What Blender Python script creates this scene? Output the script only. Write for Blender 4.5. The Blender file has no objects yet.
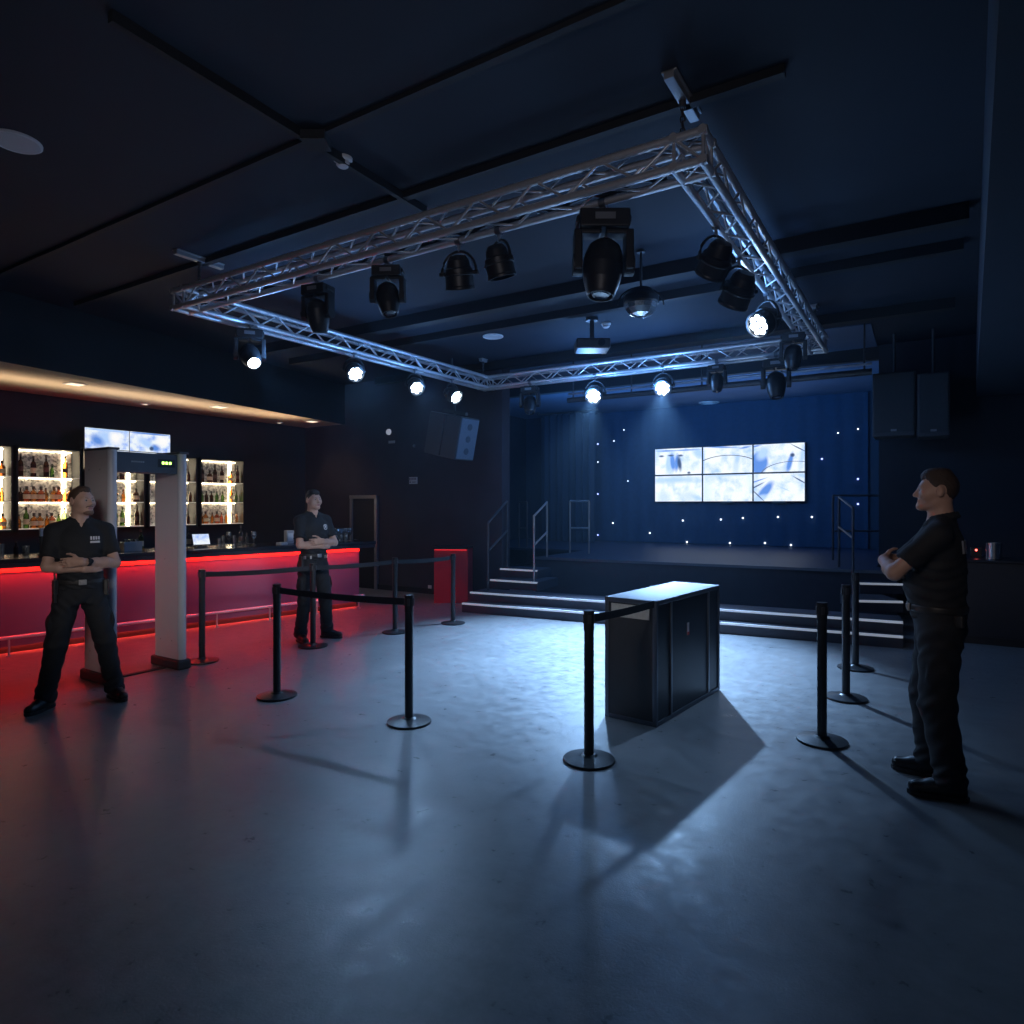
import bpy, math, random
import numpy as np
from mathutils import Vector, Matrix

random.seed(7)
R = math.radians
scene = bpy.context.scene
col = scene.collection

# ------------------------------------------------------------------ camera
TH = R(32.2)                      # heading, left of +Y
EYE = 1.65
F = 656.0
HY = 505.0
rv = Vector((math.cos(TH), math.sin(TH), 0))
dv = Vector((-math.sin(TH), math.cos(TH), 0))
cam = bpy.data.cameras.new('camera')
cam.lens = 36.0 * F / 1024.0
cam.sensor_width = 36.0
cam.shift_y = (HY - 512.0) / 1024.0
cam.clip_start = 0.05
camo = bpy.data.objects.new('camera', cam)
col.objects.link(camo)
camo.location = (0, 0, EYE)
camo.rotation_euler = (R(90), 0, TH)
scene.camera = camo


def dirv(px, py):
    return dv + rv * ((px - 512.0) / F) + Vector((0, 0, (HY - py) / F))


def at_z(px, py, z):              # point of the plane z
    d = dirv(px, py)
    return Vector((0, 0, EYE)) + d * ((z - EYE) / d.z)


def at_x(px, py, x):
    d = dirv(px, py)
    return Vector((0, 0, EYE)) + d * (x / d.x)


def at_y(px, py, y):
    d = dirv(px, py)
    return Vector((0, 0, EYE)) + d * (y / d.y)


def at_d(px, py, dist):
    return Vector((0, 0, EYE)) + dirv(px, py) * dist


# ------------------------------------------------------------------ materials
MATS = {}


def mat(name, color, rough=0.6, metal=0.0, emit=None, estr=0.0, noise=0.0, nscale=8.0, bump=0.0, coat=0.0, spec=0.5):
    if name in MATS:
        return MATS[name]
    m = bpy.data.materials.new(name)
    m.use_nodes = True
    nt = m.node_tree
    b = nt.nodes['Principled BSDF']
    b.inputs['Base Color'].default_value = (*color, 1)
    b.inputs['Roughness'].default_value = rough
    b.inputs['Metallic'].default_value = metal
    b.inputs['Specular IOR Level'].default_value = spec
    if coat:
        b.inputs['Coat Weight'].default_value = coat
    if emit:
        b.inputs['Emission Color'].default_value = (*emit, 1)
        b.inputs['Emission Strength'].default_value = estr
    tc = nt.nodes.new('ShaderNodeTexCoord')
    n = nt.nodes.new('ShaderNodeTexNoise')
    n.inputs['Scale'].default_value = nscale
    n.inputs['Detail'].default_value = 5
    nt.links.new(tc.outputs['Object'], n.inputs['Vector'])
    if noise:
        mx = nt.nodes.new('ShaderNodeMixRGB')
        mx.inputs[1].default_value = (*[c * (1 - noise) for c in color], 1)
        mx.inputs[2].default_value = (*[min(1, c * (1 + noise)) for c in color], 1)
        nt.links.new(n.outputs['Fac'], mx.inputs[0])
        nt.links.new(mx.outputs[0], b.inputs['Base Color'])
    if bump:
        bp = nt.nodes.new('ShaderNodeBump')
        bp.inputs['Strength'].default_value = bump
        bp.inputs['Distance'].default_value = 0.02
        nt.links.new(n.outputs['Fac'], bp.inputs['Height'])
        nt.links.new(bp.outputs[0], b.inputs['Normal'])
    MATS[name] = m
    return m


def glass(name, color, gloss=0.02):
    if name in MATS:
        return MATS[name]
    m = bpy.data.materials.new(name)
    m.use_nodes = True
    nt = m.node_tree
    nt.nodes.clear()
    out = nt.nodes.new('ShaderNodeOutputMaterial')
    tr = nt.nodes.new('ShaderNodeBsdfTransparent')
    tr.inputs[0].default_value = (*color, 1)
    gl = nt.nodes.new('ShaderNodeBsdfGlossy')
    gl.inputs['Roughness'].default_value = 0.15
    fr = nt.nodes.new('ShaderNodeFresnel')
    fr.inputs[0].default_value = 1.45
    mx = nt.nodes.new('ShaderNodeMixShader')
    ad = nt.nodes.new('ShaderNodeMath')
    ad.operation = 'ADD'
    ad.inputs[1].default_value = gloss
    nt.links.new(fr.outputs[0], ad.inputs[0])
    nt.links.new(ad.outputs[0], mx.inputs[0])
    nt.links.new(tr.outputs[0], mx.inputs[1])
    nt.links.new(gl.outputs[0], mx.inputs[2])
    nt.links.new(mx.outputs[0], out.inputs[0])
    MATS[name] = m
    return m


def emat(name, color, strength):
    if name in MATS:
        return MATS[name]
    m = bpy.data.materials.new(name)
    m.use_nodes = True
    nt = m.node_tree
    nt.nodes.clear()
    out = nt.nodes.new('ShaderNodeOutputMaterial')
    e = nt.nodes.new('ShaderNodeEmission')
    e.inputs[0].default_value = (*color, 1)
    e.inputs[1].default_value = strength
    nt.links.new(e.outputs[0], out.inputs[0])
    MATS[name] = m
    return m


def floor_material():
    m = bpy.data.materials.new('polished_concrete')
    m.use_nodes = True
    nt = m.node_tree
    b = nt.nodes['Principled BSDF']
    b.inputs['Specular IOR Level'].default_value = 0.45
    L = nt.links.new
    tc = nt.nodes.new('ShaderNodeTexCoord')
    n1 = nt.nodes.new('ShaderNodeTexNoise')
    n1.inputs['Scale'].default_value = 0.9
    n1.inputs['Detail'].default_value = 9
    n1.inputs['Roughness'].default_value = 0.62
    n2 = nt.nodes.new('ShaderNodeTexNoise')
    n2.inputs['Scale'].default_value = 9
    n2.inputs['Detail'].default_value = 8
    n2.inputs['Roughness'].default_value = 0.7
    n3 = nt.nodes.new('ShaderNodeTexNoise')
    n3.inputs['Scale'].default_value = 90
    n3.inputs['Detail'].default_value = 4
    for n in (n1, n2, n3):
        L(tc.outputs['Object'], n.inputs['Vector'])
    r1 = nt.nodes.new('ShaderNodeValToRGB')
    r1.color_ramp.elements[0].position = 0.3
    r1.color_ramp.elements[0].color = (0.135, 0.135, 0.14, 1)
    r1.color_ramp.elements[1].position = 0.7
    r1.color_ramp.elements[1].color = (0.27, 0.27, 0.275, 1)
    mixf = nt.nodes.new('ShaderNodeMath')
    mixf.operation = 'MULTIPLY_ADD'
    mixf.inputs[1].default_value = 0.5
    L(n2.outputs['Fac'], mixf.inputs[0])
    half = nt.nodes.new('ShaderNodeMath')
    half.operation = 'MULTIPLY'
    half.inputs[1].default_value = 0.5
    L(n1.outputs['Fac'], half.inputs[0])
    L(half.outputs[0], mixf.inputs[2])
    L(mixf.outputs[0], r1.inputs[0])
    L(r1.outputs[0], b.inputs['Base Color'])
    rr = nt.nodes.new('ShaderNodeMapRange')
    rr.inputs[1].default_value = 0.35
    rr.inputs[2].default_value = 0.65
    rr.inputs[3].default_value = 0.27
    rr.inputs[4].default_value = 0.46
    L(n2.outputs['Fac'], rr.inputs[0])
    L(rr.outputs[0], b.inputs['Roughness'])
    ad = nt.nodes.new('ShaderNodeMath')
    ad.operation = 'MULTIPLY_ADD'
    ad.inputs[1].default_value = 0.35
    L(n3.outputs['Fac'], ad.inputs[0])
    L(n2.outputs['Fac'], ad.inputs[2])
    bp = nt.nodes.new('ShaderNodeBump')
    bp.inputs['Strength'].default_value = 0.25
    bp.inputs['Distance'].default_value = 0.01
    L(ad.outputs[0], bp.inputs['Height'])
    L(bp.outputs[0], b.inputs['Normal'])
    return m


def screen_material(name, seed, blobs, arcs=(), strength=5.0, w=1.0, h=0.6):
    """camera feed seen on a monitor: pale washed-out picture with bluish shapes (object space)"""
    m = bpy.data.materials.new(name)
    m.use_nodes = True
    nt = m.node_tree
    nt.nodes.clear()
    L = nt.links.new
    out = nt.nodes.new('ShaderNodeOutputMaterial')
    e = nt.nodes.new('ShaderNodeEmission')
    e.inputs[1].default_value = strength
    L(e.outputs[0], out.inputs[0])
    tc = nt.nodes.new('ShaderNodeTexCoord')
    n = nt.nodes.new('ShaderNodeTexNoise')
    n.noise_dimensions = '4D'
    n.inputs['W'].default_value = seed * 3.7
    n.inputs['Scale'].default_value = 3.2 / max(h, .33)
    n.inputs['Detail'].default_value = 3
    L(tc.outputs['Object'], n.inputs['Vector'])
    rp = nt.nodes.new('ShaderNodeValToRGB')
    rp.color_ramp.elements[0].position = 0.28
    rp.color_ramp.elements[0].color = (0.42 if h > .5 else .2, 0.63 if h > .5 else .4, 0.97, 1)
    rp.color_ramp.elements[1].position = 0.56
    rp.color_ramp.elements[1].color = (0.86, 0.93, 1.0, 1)
    L(n.outputs['Fac'], rp.inputs[0])
    cur = rp.outputs[0]
    # u (across) runs along x or y of the object: both are added since the screen is thin in the other
    for (cx, cz, rx, rz, rot, colr, soft) in blobs:
        mp = nt.nodes.new('ShaderNodeMapping')
        mp.vector_type = 'TEXTURE'
        mp.inputs['Location'].default_value = (cx * w / 2, 0, cz * h / 2)
        mp.inputs['Rotation'].default_value = (0, R(rot), 0)
        mp.inputs['Scale'].default_value = (rx * w / 2, 1.0, rz * h / 2)
        L(tc.outputs['Object'], mp.inputs['Vector'])
        ln = nt.nodes.new('ShaderNodeVectorMath')
        ln.operation = 'LENGTH'
        L(mp.outputs[0], ln.inputs[0])
        mr = nt.nodes.new('ShaderNodeMapRange')
        mr.inputs[1].default_value = 1.0 - soft
        mr.inputs[2].default_value = 1.0 + soft
        mr.inputs[3].default_value = 1.0
        mr.inputs[4].default_value = 0.0
        L(ln.outputs['Value'], mr.inputs[0])
        mx = nt.nodes.new('ShaderNodeMixRGB')
        L(mr.outputs[0], mx.inputs[0])
        L(cur, mx.inputs[1])
        mx.inputs[2].default_value = (*colr, 1)
        cur = mx.outputs[0]
    for (cx, cz, rad, th, colr) in arcs:
        mp = nt.nodes.new('ShaderNodeMapping')
        mp.vector_type = 'TEXTURE'
        mp.inputs['Location'].default_value = (cx * w / 2, 0, cz * h / 2)
        mp.inputs['Scale'].default_value = (rad * w / 2, 1.0, rad * w / 2 * 0.45)
        L(tc.outputs['Object'], mp.inputs['Vector'])
        ln = nt.nodes.new('ShaderNodeVectorMath')
        ln.operation = 'LENGTH'
        L(mp.outputs[0], ln.inputs[0])
        sb = nt.nodes.new('ShaderNodeMath')
        sb.operation = 'COMPARE'
        sb.inputs[1].default_value = 1.0
        sb.inputs[2].default_value = th
        L(ln.outputs['Value'], sb.inputs[0])
        mx = nt.nodes.new('ShaderNodeMixRGB')
        L(sb.outputs[0], mx.inputs[0])
        L(cur, mx.inputs[1])
        mx.inputs[2].default_value = (*colr, 1)
        cur = mx.outputs[0]
    L(cur, e.inputs[0])
    return m


# ------------------------------------------------------------------ mesh building
WM = {}                            # world matrix of every object made here


def world_of(o):
    return WM.get(o.name, Matrix.Identity(4)) if o else Matrix.Identity(4)


def tag(o, label=None, cat=None, group=None, kind=None):
    if label:
        o['label'] = label
    if cat:
        o['category'] = cat
    if group:
        o['group'] = group
    if kind:
        o['kind'] = kind
    return o


def thing(name, label, cat, loc=(0, 0, 0), rz=0.0, group=None):
    o = bpy.data.objects.new(name, None)
    col.objects.link(o)
    o.empty_display_size = 0.1
    o.location = loc
    o.rotation_euler = (0, 0, rz)
    WM[o.name] = Matrix.Translation(Vector(loc)) @ Matrix.Rotation(rz, 4, 'Z')
    return tag(o, label, cat, group)


class MB:
    """collects shapes (world coordinates unless build(local=True))"""

    def __init__(self):
        self.v, self.f, self.mi, self.sm = [], [], [], []

    def add(self, vs, fs, mi=0, smooth=False):
        o = len(self.v)
        self.v += [tuple(p) for p in vs]
        for f in fs:
            self.f.append(tuple(i + o for i in f))
            self.mi.append(mi)
            self.sm.append(smooth)
        return self

    def box(self, c, s, rz=0.0, mi=0, M=None):
        x, y, z = s[0] / 2, s[1] / 2, s[2] / 2
        P = [Vector(p) for p in ((-x, -y, -z), (x, -y, -z), (x, y, -z), (-x, y, -z), (-x, -y, z), (x, -y, z), (x, y, z), (-x, y, z))]
        rot = M if M is not None else Matrix.Rotation(rz, 3, 'Z')
        P = [rot @ p + Vector(c) for p in P]
        return self.add(P, [(3, 2, 1, 0), (4, 5, 6, 7), (0, 1, 5, 4), (1, 2, 6, 5), (2, 3, 7, 6), (3, 0, 4, 7)], mi)

    def mm(self, a, b, mi=0):
        a, b = Vector(a), Vector(b)
        return self.box((a + b) / 2, [abs(b[i] - a[i]) for i in range(3)], 0, mi)

    def prism(self, poly, z0, z1, mi=0):
        n = len(poly)
        ar = sum(poly[i][0] * poly[(i + 1) % n][1] - poly[(i + 1) % n][0] * poly[i][1] for i in range(n))
        if ar < 0:
            poly = poly[::-1]
        vs = [(p[0], p[1], z0) for p in poly] + [(p[0], p[1], z1) for p in poly]
        fs = [tuple(range(n))[::-1], tuple(range(n, 2 * n))]
        fs += [(i, (i + 1) % n, n + (i + 1) % n, n + i) for i in range(n)]
        return self.add(vs, fs, mi)

    def tube(self, p, q, r, n=10, mi=0, r2=None, cap=True):
        p, q = Vector(p), Vector(q)
        d = q - p
        if d.length < 1e-6:
            return self
        r2 = r if r2 is None else r2
        z = d.normalized()
        x = z.orthogonal().normalized()
        y = z.cross(x)
        vs = []
        for c, rad in ((p, r), (q, r2)):
            for i in range(n):
                a = 2 * math.pi * i / n
                vs.append(c + (x * math.cos(a) + y * math.sin(a)) * rad)
        self.add(vs, [(i, (i + 1) % n, n + (i + 1) % n, n + i) for i in range(n)], mi, True)
        if cap:
            self.add(vs, [tuple(range(n))[::-1], tuple(range(n, 2 * n))], mi)
        return self

    def path(self, pts, r, n=8, mi=0):
        pts = [Vector(p) for p in pts]
        rings = []
        for i, p in enumerate(pts):
            a = pts[max(0, i - 1)]
            b = pts[min(len(pts) - 1, i + 1)]
            t = (b - a).normalized()
            ref = Vector((0, 0, 1)) if abs(t.z) < 0.95 else Vector((1, 0, 0))
            x = t.cross(ref).normalized()
            y = t.cross(x)
            rings.append([p + (x * math.cos(2 * math.pi * k / n) + y * math.sin(2 * math.pi * k / n)) * r for k in range(n)])
        vs = [v for rg in rings for v in rg]
        fs = []
        for i in range(len(rings) - 1):
            for k in range(n):
                fs.append((i * n + k, (i + 1) * n + k, (i + 1) * n + (k + 1) % n, i * n + (k + 1) % n))
        self.add(vs, fs, mi, True)
        m = (len(rings) - 1) * n
        self.add(vs, [tuple(range(n)), tuple(m + k for k in range(n))[::-1]], mi)
        return self

    def lathe(self, prof, c=(0, 0, 0), axis=(0, 0, 1), n=20, mi=0, sx=1.0, mis=None, smooth=True):
        """prof: list of (radius, height along axis)"""
        z = Vector(axis).normalized()
        x = z.orthogonal().normalized()
        if abs(z.z) > 0.99:
            x = Vector((1, 0, 0))
        y = z.cross(x)
        c = Vector(c)
        vs = []
        for (r, h) in prof:
            for i in range(n):
                a = 2 * math.pi * i / n
                vs.append(c + z * h + x * (math.cos(a) * r * sx) + y * (math.sin(a) * r))
        for j in range(len(prof) - 1):
            k = mis[j] if mis else mi
            self.add(vs, [], k)
            o = len(self.v) - len(vs)
            for i in range(n):
                self.f.append((o + j * n + i, o + j * n + (i + 1) % n, o + (j + 1) * n + (i + 1) % n, o + (j + 1) * n + i))
                self.mi.append(k)
                self.sm.append(smooth)
        # caps
        if prof[0][0] > 1e-5:
            self.add(vs[:n], [tuple(range(n))[::-1]], mis[0] if mis else mi)
        if prof[-1][0] > 1e-5:
            self.add(vs[-n:], [tuple(range(n))], mis[-1] if mis else mi)
        return self

    def build(self, name, mats, parent=None, local=False, bevel=0.0):
        me = bpy.data.meshes.new(name)
        vs = self.v
        if parent is not None and not local:
            inv = world_of(parent).inverted()
            vs = [tuple(inv @ Vector(p)) for p in vs]
        # drop unused
        used = sorted({i for f in self.f for i in f})
        rm = {o: k for k, o in enumerate(used)}
        me.from_pydata([vs[i] for i in used], [], [[rm[i] for i in f] for f in self.f])
        if not isinstance(mats, (list, tuple)):
            mats = [mats]
        for m in mats:
            me.materials.append(m)
        me.polygons.foreach_set('material_index', self.mi)
        me.polygons.foreach_set('use_smooth', self.sm)
        me.update()
        o = bpy.data.objects.new(name, me)
        col.objects.link(o)
        if parent is not None:
            o.parent = parent
        WM[o.name] = world_of(parent)
        if bevel:
            b = o.modifiers.new('Bevel', 'BEVEL')
            b.width = bevel
            b.segments = 2
            b.limit_method = 'ANGLE'
        return o


def top_mesh(mb, name, m, label, cat, base, group=None, bevel=0.0):
    """single-mesh thing whose origin is its base point"""
    o = mb.build(name, m, None)
    if bevel:
        b = o.modifiers.new('Bevel', 'BEVEL')
        b.width = bevel
        b.segments = 2
        b.limit_method = 'ANGLE'
    base = Vector(base)
    o.data.transform(Matrix.Translation(-base))
    o.location = base
    WM[o.name] = Matrix.Translation(base)
    return tag(o, label, cat, group)


def struct(mb, name, m, bevel=0.0):
    o = mb.build(name, m, None, bevel=bevel)
    o['kind'] = 'structure'
    return o


# ------------------------------------------------------------------ palette
M_black = mat('matte_black_paint', (0.012, 0.013, 0.016), 0.7, noise=0.3, nscale=30)
M_wall = mat('dark_navy_wall_paint', (0.022, 0.026, 0.038), 0.75, noise=0.25, nscale=3, bump=0.05)
M_wallp = mat('dark_plum_wall_paint', (0.045, 0.04, 0.055), 0.75, noise=0.25, nscale=3, bump=0.05)
M_ceil = mat('black_ceiling_paint', (0.014, 0.021, 0.036), 0.8, noise=0.2, nscale=2)
M_soffit = mat('pale_soffit_plaster', (0.5, 0.42, 0.33), 0.8, noise=0.08, nscale=5)
M_alu = mat('brushed_aluminium', (0.66, 0.66, 0.69), 0.38, 0.6, noise=0.12, nscale=40)
M_alud = mat('grey_steel', (0.32, 0.33, 0.36), 0.4, 1.0, noise=0.15, nscale=30)
M_plastic = mat('black_plastic', (0.018, 0.018, 0.02), 0.42, noise=0.2, nscale=20)
M_plasticg = mat('dark_grey_plastic', (0.05, 0.05, 0.055), 0.45, noise=0.2, nscale=20)
M_rubber = mat('black_rubber', (0.03, 0.03, 0.034), 0.6, noise=0.2, nscale=25)
M_post = mat('black_powder_coat', (0.02, 0.021, 0.024), 0.36, 0.0, noise=0.2, nscale=40)
M_belt = mat('black_webbing', (0.02, 0.021, 0.026), 0.75, noise=0.3, nscale=200, bump=0.1)
M_detector = mat('pale_grey_laminate', (0.6, 0.6, 0.63), 0.4, noise=0.06, nscale=3)
M_stage = mat('stage_deck_black', (0.02, 0.036, 0.075), 0.5, noise=0.3, nscale=12, bump=0.05)
M_stagef = mat('stage_fascia', (0.05, 0.05, 0.065), 0.6, noise=0.2, nscale=6)
M_white = mat('white_plastic', (0.75, 0.75, 0.76), 0.45, noise=0.04, nscale=10)
M_nosing_glow = mat('white_nosing_added_glow', (0.85, 0.86, 0.9), 0.4, emit=(0.75, 0.85, 1.0), estr=0.22, noise=0.05)  # slight glow added so the white stripes look lit in dark places
M_lens_off = mat('unlit_lens_glass', (0.03, 0.035, 0.045), 0.08, 0.0, coat=0.5, noise=0.1)
M_led = emat('white_blue_led', (0.72, 0.86, 1.0), 30.0)
M_ledrim = mat('lamp_chrome_rim', (0.5, 0.55, 0.6), 0.25, 1.0, noise=0.1)
M_red = emat('red_led_strip', (1.0, 0.03, 0.025), 62.0)
M_warm = emat('warm_shelf_led', (1.0, 0.82, 0.55), 22.0)
M_down = emat('downlight_glow', (1.0, 0.82, 0.6), 1.6)
M_curtain = mat('navy_velvet_curtain', (0.02, 0.03, 0.05), 0.9, noise=0.3, nscale=30)
M_floor = floor_material()

# ------------------------------------------------------------------ setting
CZ = 4.1
XL, XR, YB = -11.2, 2.4, 16.0
struct(MB().mm((XL - 0.2, -3.5, -0.15), (XR + 0.2, YB + 0.2, 0.0)), 'floor', M_floor)
struct(MB().mm((XL - 0.2, -3.5, CZ), (XR + 0.2, YB + 0.2, CZ + 0.15)), 'ceiling', M_ceil)
struct(MB().mm((XL - 0.2, -3.5, 0), (XL, 9.5, CZ)), 'wall_left', M_wall)
struct(MB().mm((XL - 0.2, 9.5, 0), (-6.19, 9.75, CZ)), 'wall_back_left', M_wallp)
struct(MB().mm((-9.8, 9.75, 0), (-9.6, YB, CZ)), 'wall_stage_left', M_wall)
struct(MB().mm((-9.8, YB, 0), (-0.4, YB + 0.2, CZ)), 'wall_back', mat('dark_blue_backdrop', (0.022, 0.035, 0.06), 0.8, noise=0.2, nscale=2))
struct(MB().mm((-0.6, 11.75, 0), (-0.4, YB, CZ)), 'wall_stage_right', M_wall)
struct(MB().mm((-0.6, 11.5, 0), (XR + 0.2, 11.75, CZ)), 'wall_back_right', M_wall)
struct(MB().mm((XR, -3.5, 0), (XR + 0.2, 11.5, CZ)), 'wall_right', M_wall)

# bar soffit: lowered ceiling over the bar (pale underside, dark face)
sa, sb = at_z(0, 360, 3.3), at_z(285, 413, 3.3)
sdir = (sb - sa) / (sb.y - sa.y)
p0 = sa + sdir * (-2.0 - sa.y)
p1 = sa + sdir * (9.5 - sa.y)
struct(MB().prism([(XL, -2.0), (p0.x, p0.y), (p1.x, 9.5), (XL, 9.5)], 3.3, 3.42), 'ceiling_bar', M_soffit)
struct(MB().prism([(XL, -2.0), (p0.x + 0.005, p0.y), (p1.x + 0.005, 9.5), (XL, 9.5)], 3.42, CZ), 'wall_bar_soffit', M_black)
struct(MB().prism([(p0.x, p0.y), (p0.x + 0.02, p0.y), (p1.x + 0.02, 9.5), (p1.x, 9.5)], 3.285, 3.43), 'trim_1', M_black)

# bulkhead along the right
ba, bb = (0.245, 3.6), (0.62, 11.5)
bd = (bb[0] - ba[0]) / (bb[1] - ba[1])
bs = (ba[0] + bd * (-2 - ba[1]), -2)
struct(MB().prism([bs, bb, (XR, 11.5), (XR, -2)], 3.2, CZ), 'ceiling_bulkhead', mat('navy_bulkhead_paint', (0.04, 0.06, 0.09), 0.6, noise=0.15, nscale=3))

struct(MB().mm((-9.58, 10.05, CZ - .012), (-.62, 15.98, CZ)), 'ceiling_stage_brightener', mat('brightened_stage_ceiling', (.10, .15, .24), .7, noise=.15, nscale=2))  # lighter blue panel added to make the stage ceiling look lit

# ceiling battens running across the room and along it
k = 2
for (px, py, w, dpt) in ((310, 137, 0.05, 0.03), (480, 168, 0.06, 0.05), (640, 270, 0.14, 0.14), (640, 297, 0.10, 0.1), (690, 335, 0.12, 0.12), (690, 368, 0.16, 0.2)):
    y = at_z(px, py, CZ).y
    struct(MB().mm((-8.7 if k < 4 else -9.0, y - w / 2, CZ - dpt), (at_y(785, 80, y).x if py == 168 else 0.3, y + w / 2, CZ)), 'trim_%d' % k, M_black)
    k += 1
c0, c1 = at_z(110, 10, CZ), at_z(425, 207, CZ)
mb = MB()
d = (c1 - c0).normalized()
nrm = Vector((-d.y, d.x, 0)) * 0.02
struct(MB().prism([(c0 - nrm)[:2], (c1 - nrm)[:2], (c1 + nrm)[:2], (c0 + nrm)[:2]], CZ - 0.06, CZ), 'trim_%d' % k, M_black)
k += 1
q = at_z(316, 133, CZ)
struct(MB().box((q.x, q.y, CZ - 0.05), (0.16, 0.16, 0.06), TH), 'trim_%d' % k, M_black)
k += 1

# baseboards
struct(MB().mm((XL, 9.47, 0), (-6.19, 9.5, 0.1)), 'baseboard_back', M_black)

# door by the bar end
dl, dr = at_y(351, 495, 9.48), at_y(378, 495, 9.48)
dz = dr.z
fr = struct(MB().mm((dl.x, 9.44, 0.0), (dl.x + 0.07, 9.5, dz)).mm((dr.x - 0.07, 9.44, 0), (dr.x, 9.5, dz)).mm((dl.x, 9.43, dz - 0.07), (dr.x, 9.5, dz)), 'trim_%d' % k, mat('steel_door_frame', (0.33, 0.34, 0.37), 0.4, 0.8, noise=0.1), bevel=0.006)
k += 1
dd = struct(MB().mm((dl.x + 0.07, 9.47, 0.01), (dr.x - 0.07, 9.495, dz - 0.07)), 'door_1', mat('black_door', (0.02, 0.02, 0.024), 0.5, noise=0.2))
hx = dl.x + 0.14
MB().tube((hx, 9.47, 0.95), (hx, 9.42, 0.95), 0.012).tube((hx, 9.42, 0.95), (hx + 0.11, 9.42, 0.95), 0.01).build('door_handle', M_alud, dd)

# ------------------------------------------------------------------ stage
SZ = 0.70
s0, s1 = at_z(535, 557, SZ), at_z(897, 571.5, SZ)
stage = thing('stage', 'low black stage platform with dark fascia in front of the screens', 'stage', ((s0.x + s1.x) / 2, s0.y, 0))
MB().prism([s0[:2], s1[:2], (s1.x, 11.47), (-0.63, 11.47), (-0.63, 15.95), (-9.58, 15.95), (-9.58, 12.4), (s0.x, 12.4)], SZ - 0.05, SZ).build('deck', M_stage, stage)
sd = (s1 - s0).normalized()
sn = Vector((-sd.y, sd.x, 0))
MB().prism([(s0 + sn * 0.02)[:2], (s1 + sn * 0.02)[:2], (s1 + sn * 0.06)[:2], (s0 + sn * 0.06)[:2]], 0, SZ - 0.05).build('fascia', M_stagef, stage)
MB().prism([(s0.x + 0.02, s0.y + 0.03), (s0.x + 0.06, s0.y + 0.03), (s0.x + 0.06, 12.38), (s0.x + 0.02, 12.38)], 0, SZ - 0.05).build('side_fascia', M_stagef, stage)
e = MB().prism([(s0 - sn * 0.012)[:2], (s1 - sn * 0.012)[:2], s1[:2], s0[:2]], SZ - 0.04, SZ + 0.003)
e.build('edge_strip', mat('stage_edge_trim', (0.16, 0.18, 0.22), 0.4, 0.5, noise=0.1), stage)


def step(name, a, b, depth, z0, z1, label):
    """one tread block with a white nosing, front edge a-b at the height z1"""
    a, b = Vector((a.x, a.y, 0)), Vector((b.x, b.y, 0))
    u = (b - a).normalized()
    n = Vector((-u.y, u.x, 0))
    t = thing(name, label, 'step', ((a + b) / 2)[:], 0)
    MB().prism([a[:2], b[:2], (b + n * depth)[:2], (a + n * depth)[:2]], z0, z1).build('tread_block', M_stagef, t)
    MB().prism([(a - n * 0.006)[:2], (b - n * 0.006)[:2], (b + n * 0.03)[:2], (a + n * 0.03)[:2]], z1 - 0.022, z1 + 0.004).build('nosing', M_nosing_glow, t)
    return t


a1, b1 = at_z(462, 603, .14), at_z(903, 636.5, .14)
step('stage_step', a1, b1, 0.6, 0, .14, 'lowest wide black step with white nosing running along the stage')
a2, b2 = at_z(470, 592, .28), at_z(903, 622, .28)
step('stage_step', a2, b2, 0.5, .141, .28, 'second wide black step with white nosing running along the stage')
a3, b3 = at_z(490, 579.5, .42), at_z(537, 582.5, .42)
step('stage_step', a3, b3, 0.8, 0.281, .42, 'short third step with white nosing left of the stage front')
a4, b4 = at_z(500, 568.5, .56), at_z(537, 570.5, .56)
step('stage_step', a4, b4, 0.55, 0.421, .56, 'short topmost step with white nosing left of the stage front')
a5, b5 = at_z(858, 600.5, .42), at_z(903, 601.5, .42)
step('stage_step', a5, b5, 0.7, 0.281, .42, 'short third step with white nosing at the right end of stage')
a6, b6 = at_z(860, 583, .56), at_z(903, 584, .56)
step('stage_step', a6, b6, 0.42, 0.421, .56, 'short topmost step with white nosing at the right end of stage')

# handrails -------------------------------------------------------
M_rail = mat('pale_rail_steel', (0.55, 0.57, 0.6), 0.35, 0.9, noise=0.1)
M_raild = mat('dark_rail_steel', (0.10, 0.105, 0.12), 0.45, 0.7, noise=0.1)


def rail(name, label, posts, bars, m, r=0.018):
    """posts: (bottom, top) pairs of points, bars: pairs of points"""
    t = thing(name, label, 'handrail', posts[0][0][:])
    for (p, q) in posts:
        MB().tube(p, q, r).build('post', m, t)
    for (p, q) in bars:
        MB().tube(p, q, r).build('rail_bar', m, t)
    return t


pa, pb = at_z(534, 581, .42), at_z(547, 557, SZ)
Da = (pa - Vector((0, 0, EYE))).dot(dv)
Db = (pb - Vector((0, 0, EYE))).dot(dv)


def up(p, py):
    """point straight above p seen at the image row py"""
    D = (p - Vector((0, 0, EYE))).dot(dv)
    return Vector((p.x, p.y, EYE + (HY - py) / F * D))


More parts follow.
